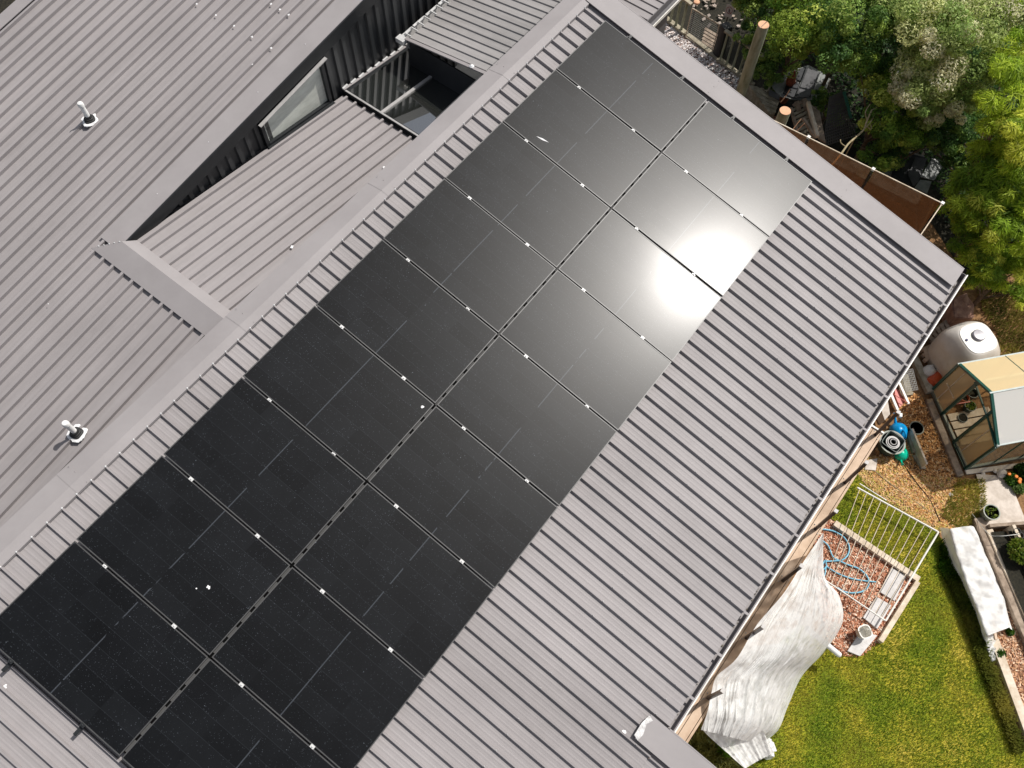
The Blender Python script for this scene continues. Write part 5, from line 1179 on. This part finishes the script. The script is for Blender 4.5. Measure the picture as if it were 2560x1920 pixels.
def tree(name, lab, blobs, size, cols, wts=None, droop=False, asp=.45, dens=1.0, group=None, cat='tree', trunk=True):
    cs = [at(x, y, z) for x, y, z, *_ in blobs]; mid = sum(cs, Vector()) / len(cs); base = Vector((mid.x, mid.y, 0))
    t_ = thing(name, lab, cat, tuple(base), group); A = []
    for c, b in zip(cs, blobs):
        r = b[3]; rz = b[4] if len(b) > 4 else r * .8; n = int(10500 * r * r * dens)
        A.append(leaves(np.array(c), r, r, rz, n, size, cols, wts, droop, asp))
    c, ax, ay, co = [np.concatenate([a[i] for a in A]) for i in range(4)]
    c[:, 2] = np.maximum(c[:, 2], .03)
    quads(c, ax, ay, co, 'crown', 'leaf', t_)
    tk = MB(); top = max(p.z for p in cs)
    tk.tube([base, base + Vector((.05, .03, top * .45)), base + Vector((.0, .06, top * .8))], [.06, .045, .025], 9)
    for p in cs:
        h0 = base + UZ * min(p.z * .45, top * .5); tk.tube(spline([h0, h0.lerp(p, .5) + Vector((0, 0, .1)), p + UZ * .1], 4), [.030, .028, .026, .024, .021, .018, .015, .012, .008][:9], 6)
    tk.build('trunk', 'bark', t_); return t_
G_MID = [(.12, .23, .035), (.23, .36, .05), (.37, .50, .075), (.58, .66, .14)]
G_DRK = [(.08, .17, .045), (.15, .27, .06), (.25, .38, .08), (.38, .50, .11)]
G_PALE = [(.30, .42, .12), (.46, .55, .18), (.66, .68, .32), (.80, .76, .50)]
G_CON = [(.18, .30, .03), (.31, .45, .04), (.48, .60, .055), (.66, .70, .10)]
gp = 'trees along the garden boundary'
tree('broadleaf_tree', 'bright green round tree directly behind the tall post', [(2010, 30, 2.6, .95), (1975, 85, 2.3, .72), (2045, 75, 2.6, .75), (1930, -30, 2.4, .8), (2060, 125, 2.0, .45)], .028, G_MID, [.15, .3, .35, .2], group=gp)
tree('broadleaf_tree', 'dark green tree at the top edge left of the bright one', [(1900, 20, 2.0, .6), (1880, -40, 2.2, .8), (1875, 90, 1.1, .42), (1900, 140, .9, .45), (1945, 165, .9, .45), (1905, 190, .6, .4), (1930, 215, .3, .25)], .026, G_DRK, [.2, .3, .3, .2], group=gp)
tree('broadleaf_tree', 'mid green tree right of the bright round tree', [(2130, 50, 3.0, .85), (2110, 130, 2.6, .7), (2190, 20, 3.0, .8), (2110, -50, 3., .9)], .028, G_DRK, [.15, .3, .35, .2], group=gp)
tree('broadleaf_tree', 'leafy green shrub tree over the dark lattice', [(2145, 175, 2.3, .58), (2200, 250, 2.2, .62), (2215, 330, 1.9, .55), (2190, 395, 1.3, .42), (2245, 250, 2.3, .6), (2180, 200, 1.8, .45), (2270, 330, 1.8, .5)], .026, G_MID, [.3, .35, .25, .1], group=gp)
tree('flowering_tree', 'large pale grey green tree at the upper right', [(2330, 60, 3.8, .95), (2400, 130, 3.6, .90), (2440, 40, 3.8, .9), (2360, -40, 3.6, .9), (2270, 30, 3.2, .75), (2450, 190, 3.1, .65)], .026, G_PALE, [.3, .35, .25, .1], group=gp)
tree('flowering_tree', 'creamy pale tree below the large grey green one', [(2340, 210, 3.0, .75), (2290, 240, 2.8, .6), (2400, 250, 2.7, .6), (2300, 170, 3., .6), (2350, 290, 2.3, .5)], .026, G_PALE, [.2, .3, .3, .2], group=gp)
tree('broadleaf_tree', 'dark shrub between the dead branch and the shaded sheets', [(2165, 425, .8, .35), (2215, 400, 1.0, .45), (2250, 360, 1.2, .45), (2310, 340, 1.5, .5), (2360, 350, 1.7, .5)], .026, G_DRK, [.45, .3, .2, .05], group=gp)
tree('broadleaf_tree', 'low green bush touching the grey sheets', [(2075, 265, .7, .35), (2045, 245, .7, .25), (2090, 300, .4, .22)], .030, G_DRK, [.2, .3, .3, .2], group=gp, cat='bush')
tree('conifer_tree', 'feathery yellow green conifer at the right edge', [(2530, 240, 4.0, .75), (2555, 330, 3.9, .75), (2500, 340, 3.4, .65), (2560, 130, 4.0, .7), (2480, 410, 3.0, .6), (2560, 420, 3.4, .7), (2560, 30, 4, .7)], .058, G_CON, [.15, .3, .35, .2], droop=True, asp=.11, group=gp, dens=.9)
tree('conifer_tree', 'feathery green conifer beside the glass balustrade corner', [(2430, 500, 2.6, .65), (2480, 560, 2.6, .65), (2530, 510, 2.8, .65), (2420, 590, 1.9, .5), (2540, 610, 2.5, .65), (2450, 660, 1.9, .5), (2400, 530, 2.0, .45)], .058, G_CON, [.3, .35, .25, .1], droop=True, asp=.11, group=gp, dens=.9)
tree('conifer_tree', 'lower conifer boughs hanging beside the brown box', [(2455, 690, 1.3, .42), (2500, 680, 1.5, .5), (2560, 670, 1.8, .6), (2425, 690, 1.1, .32), (2550, 740, .9, .35)], .058, G_CON, [.25, .35, .3, .1], droop=True, asp=.11, group=gp, dens=.9)
tree('broadleaf_tree', 'deep green trees filling the top right background', [(2230, 130, 1.9, .9), (2250, 210, 1.5, .8), (2430, 330, 1.6, .9), (2400, 420, 1.3, .5), (2050, -60, 2., 1.0), (2210, -40, 2.2, 1.0), (2480, 470, 1.3, .8), (2620, 500, 2., 1.), (2330, 150, 1.6, .9), (2350, 250, 1.5, .9), (2470, 200, 2., 1.), (2290, 290, 1., .5), (2520, 600, 1., .8)], .028, G_DRK, [.55, .3, .12, .03], group=gp, dens=.8)
blades('rough_grass', [(2440, 720), (2600, 700), (2640, 900), (2500, 890), (2490, 830), (2460, 790)], 6000, .10, .014, [(.05, .08, .015), (.12, .13, .03), (.20, .13, .05), (.03, .05, .01)])['label'] = 'rough brownish grass behind the water tank'
bpy.data.objects['rough_grass']['category'] = 'grass'
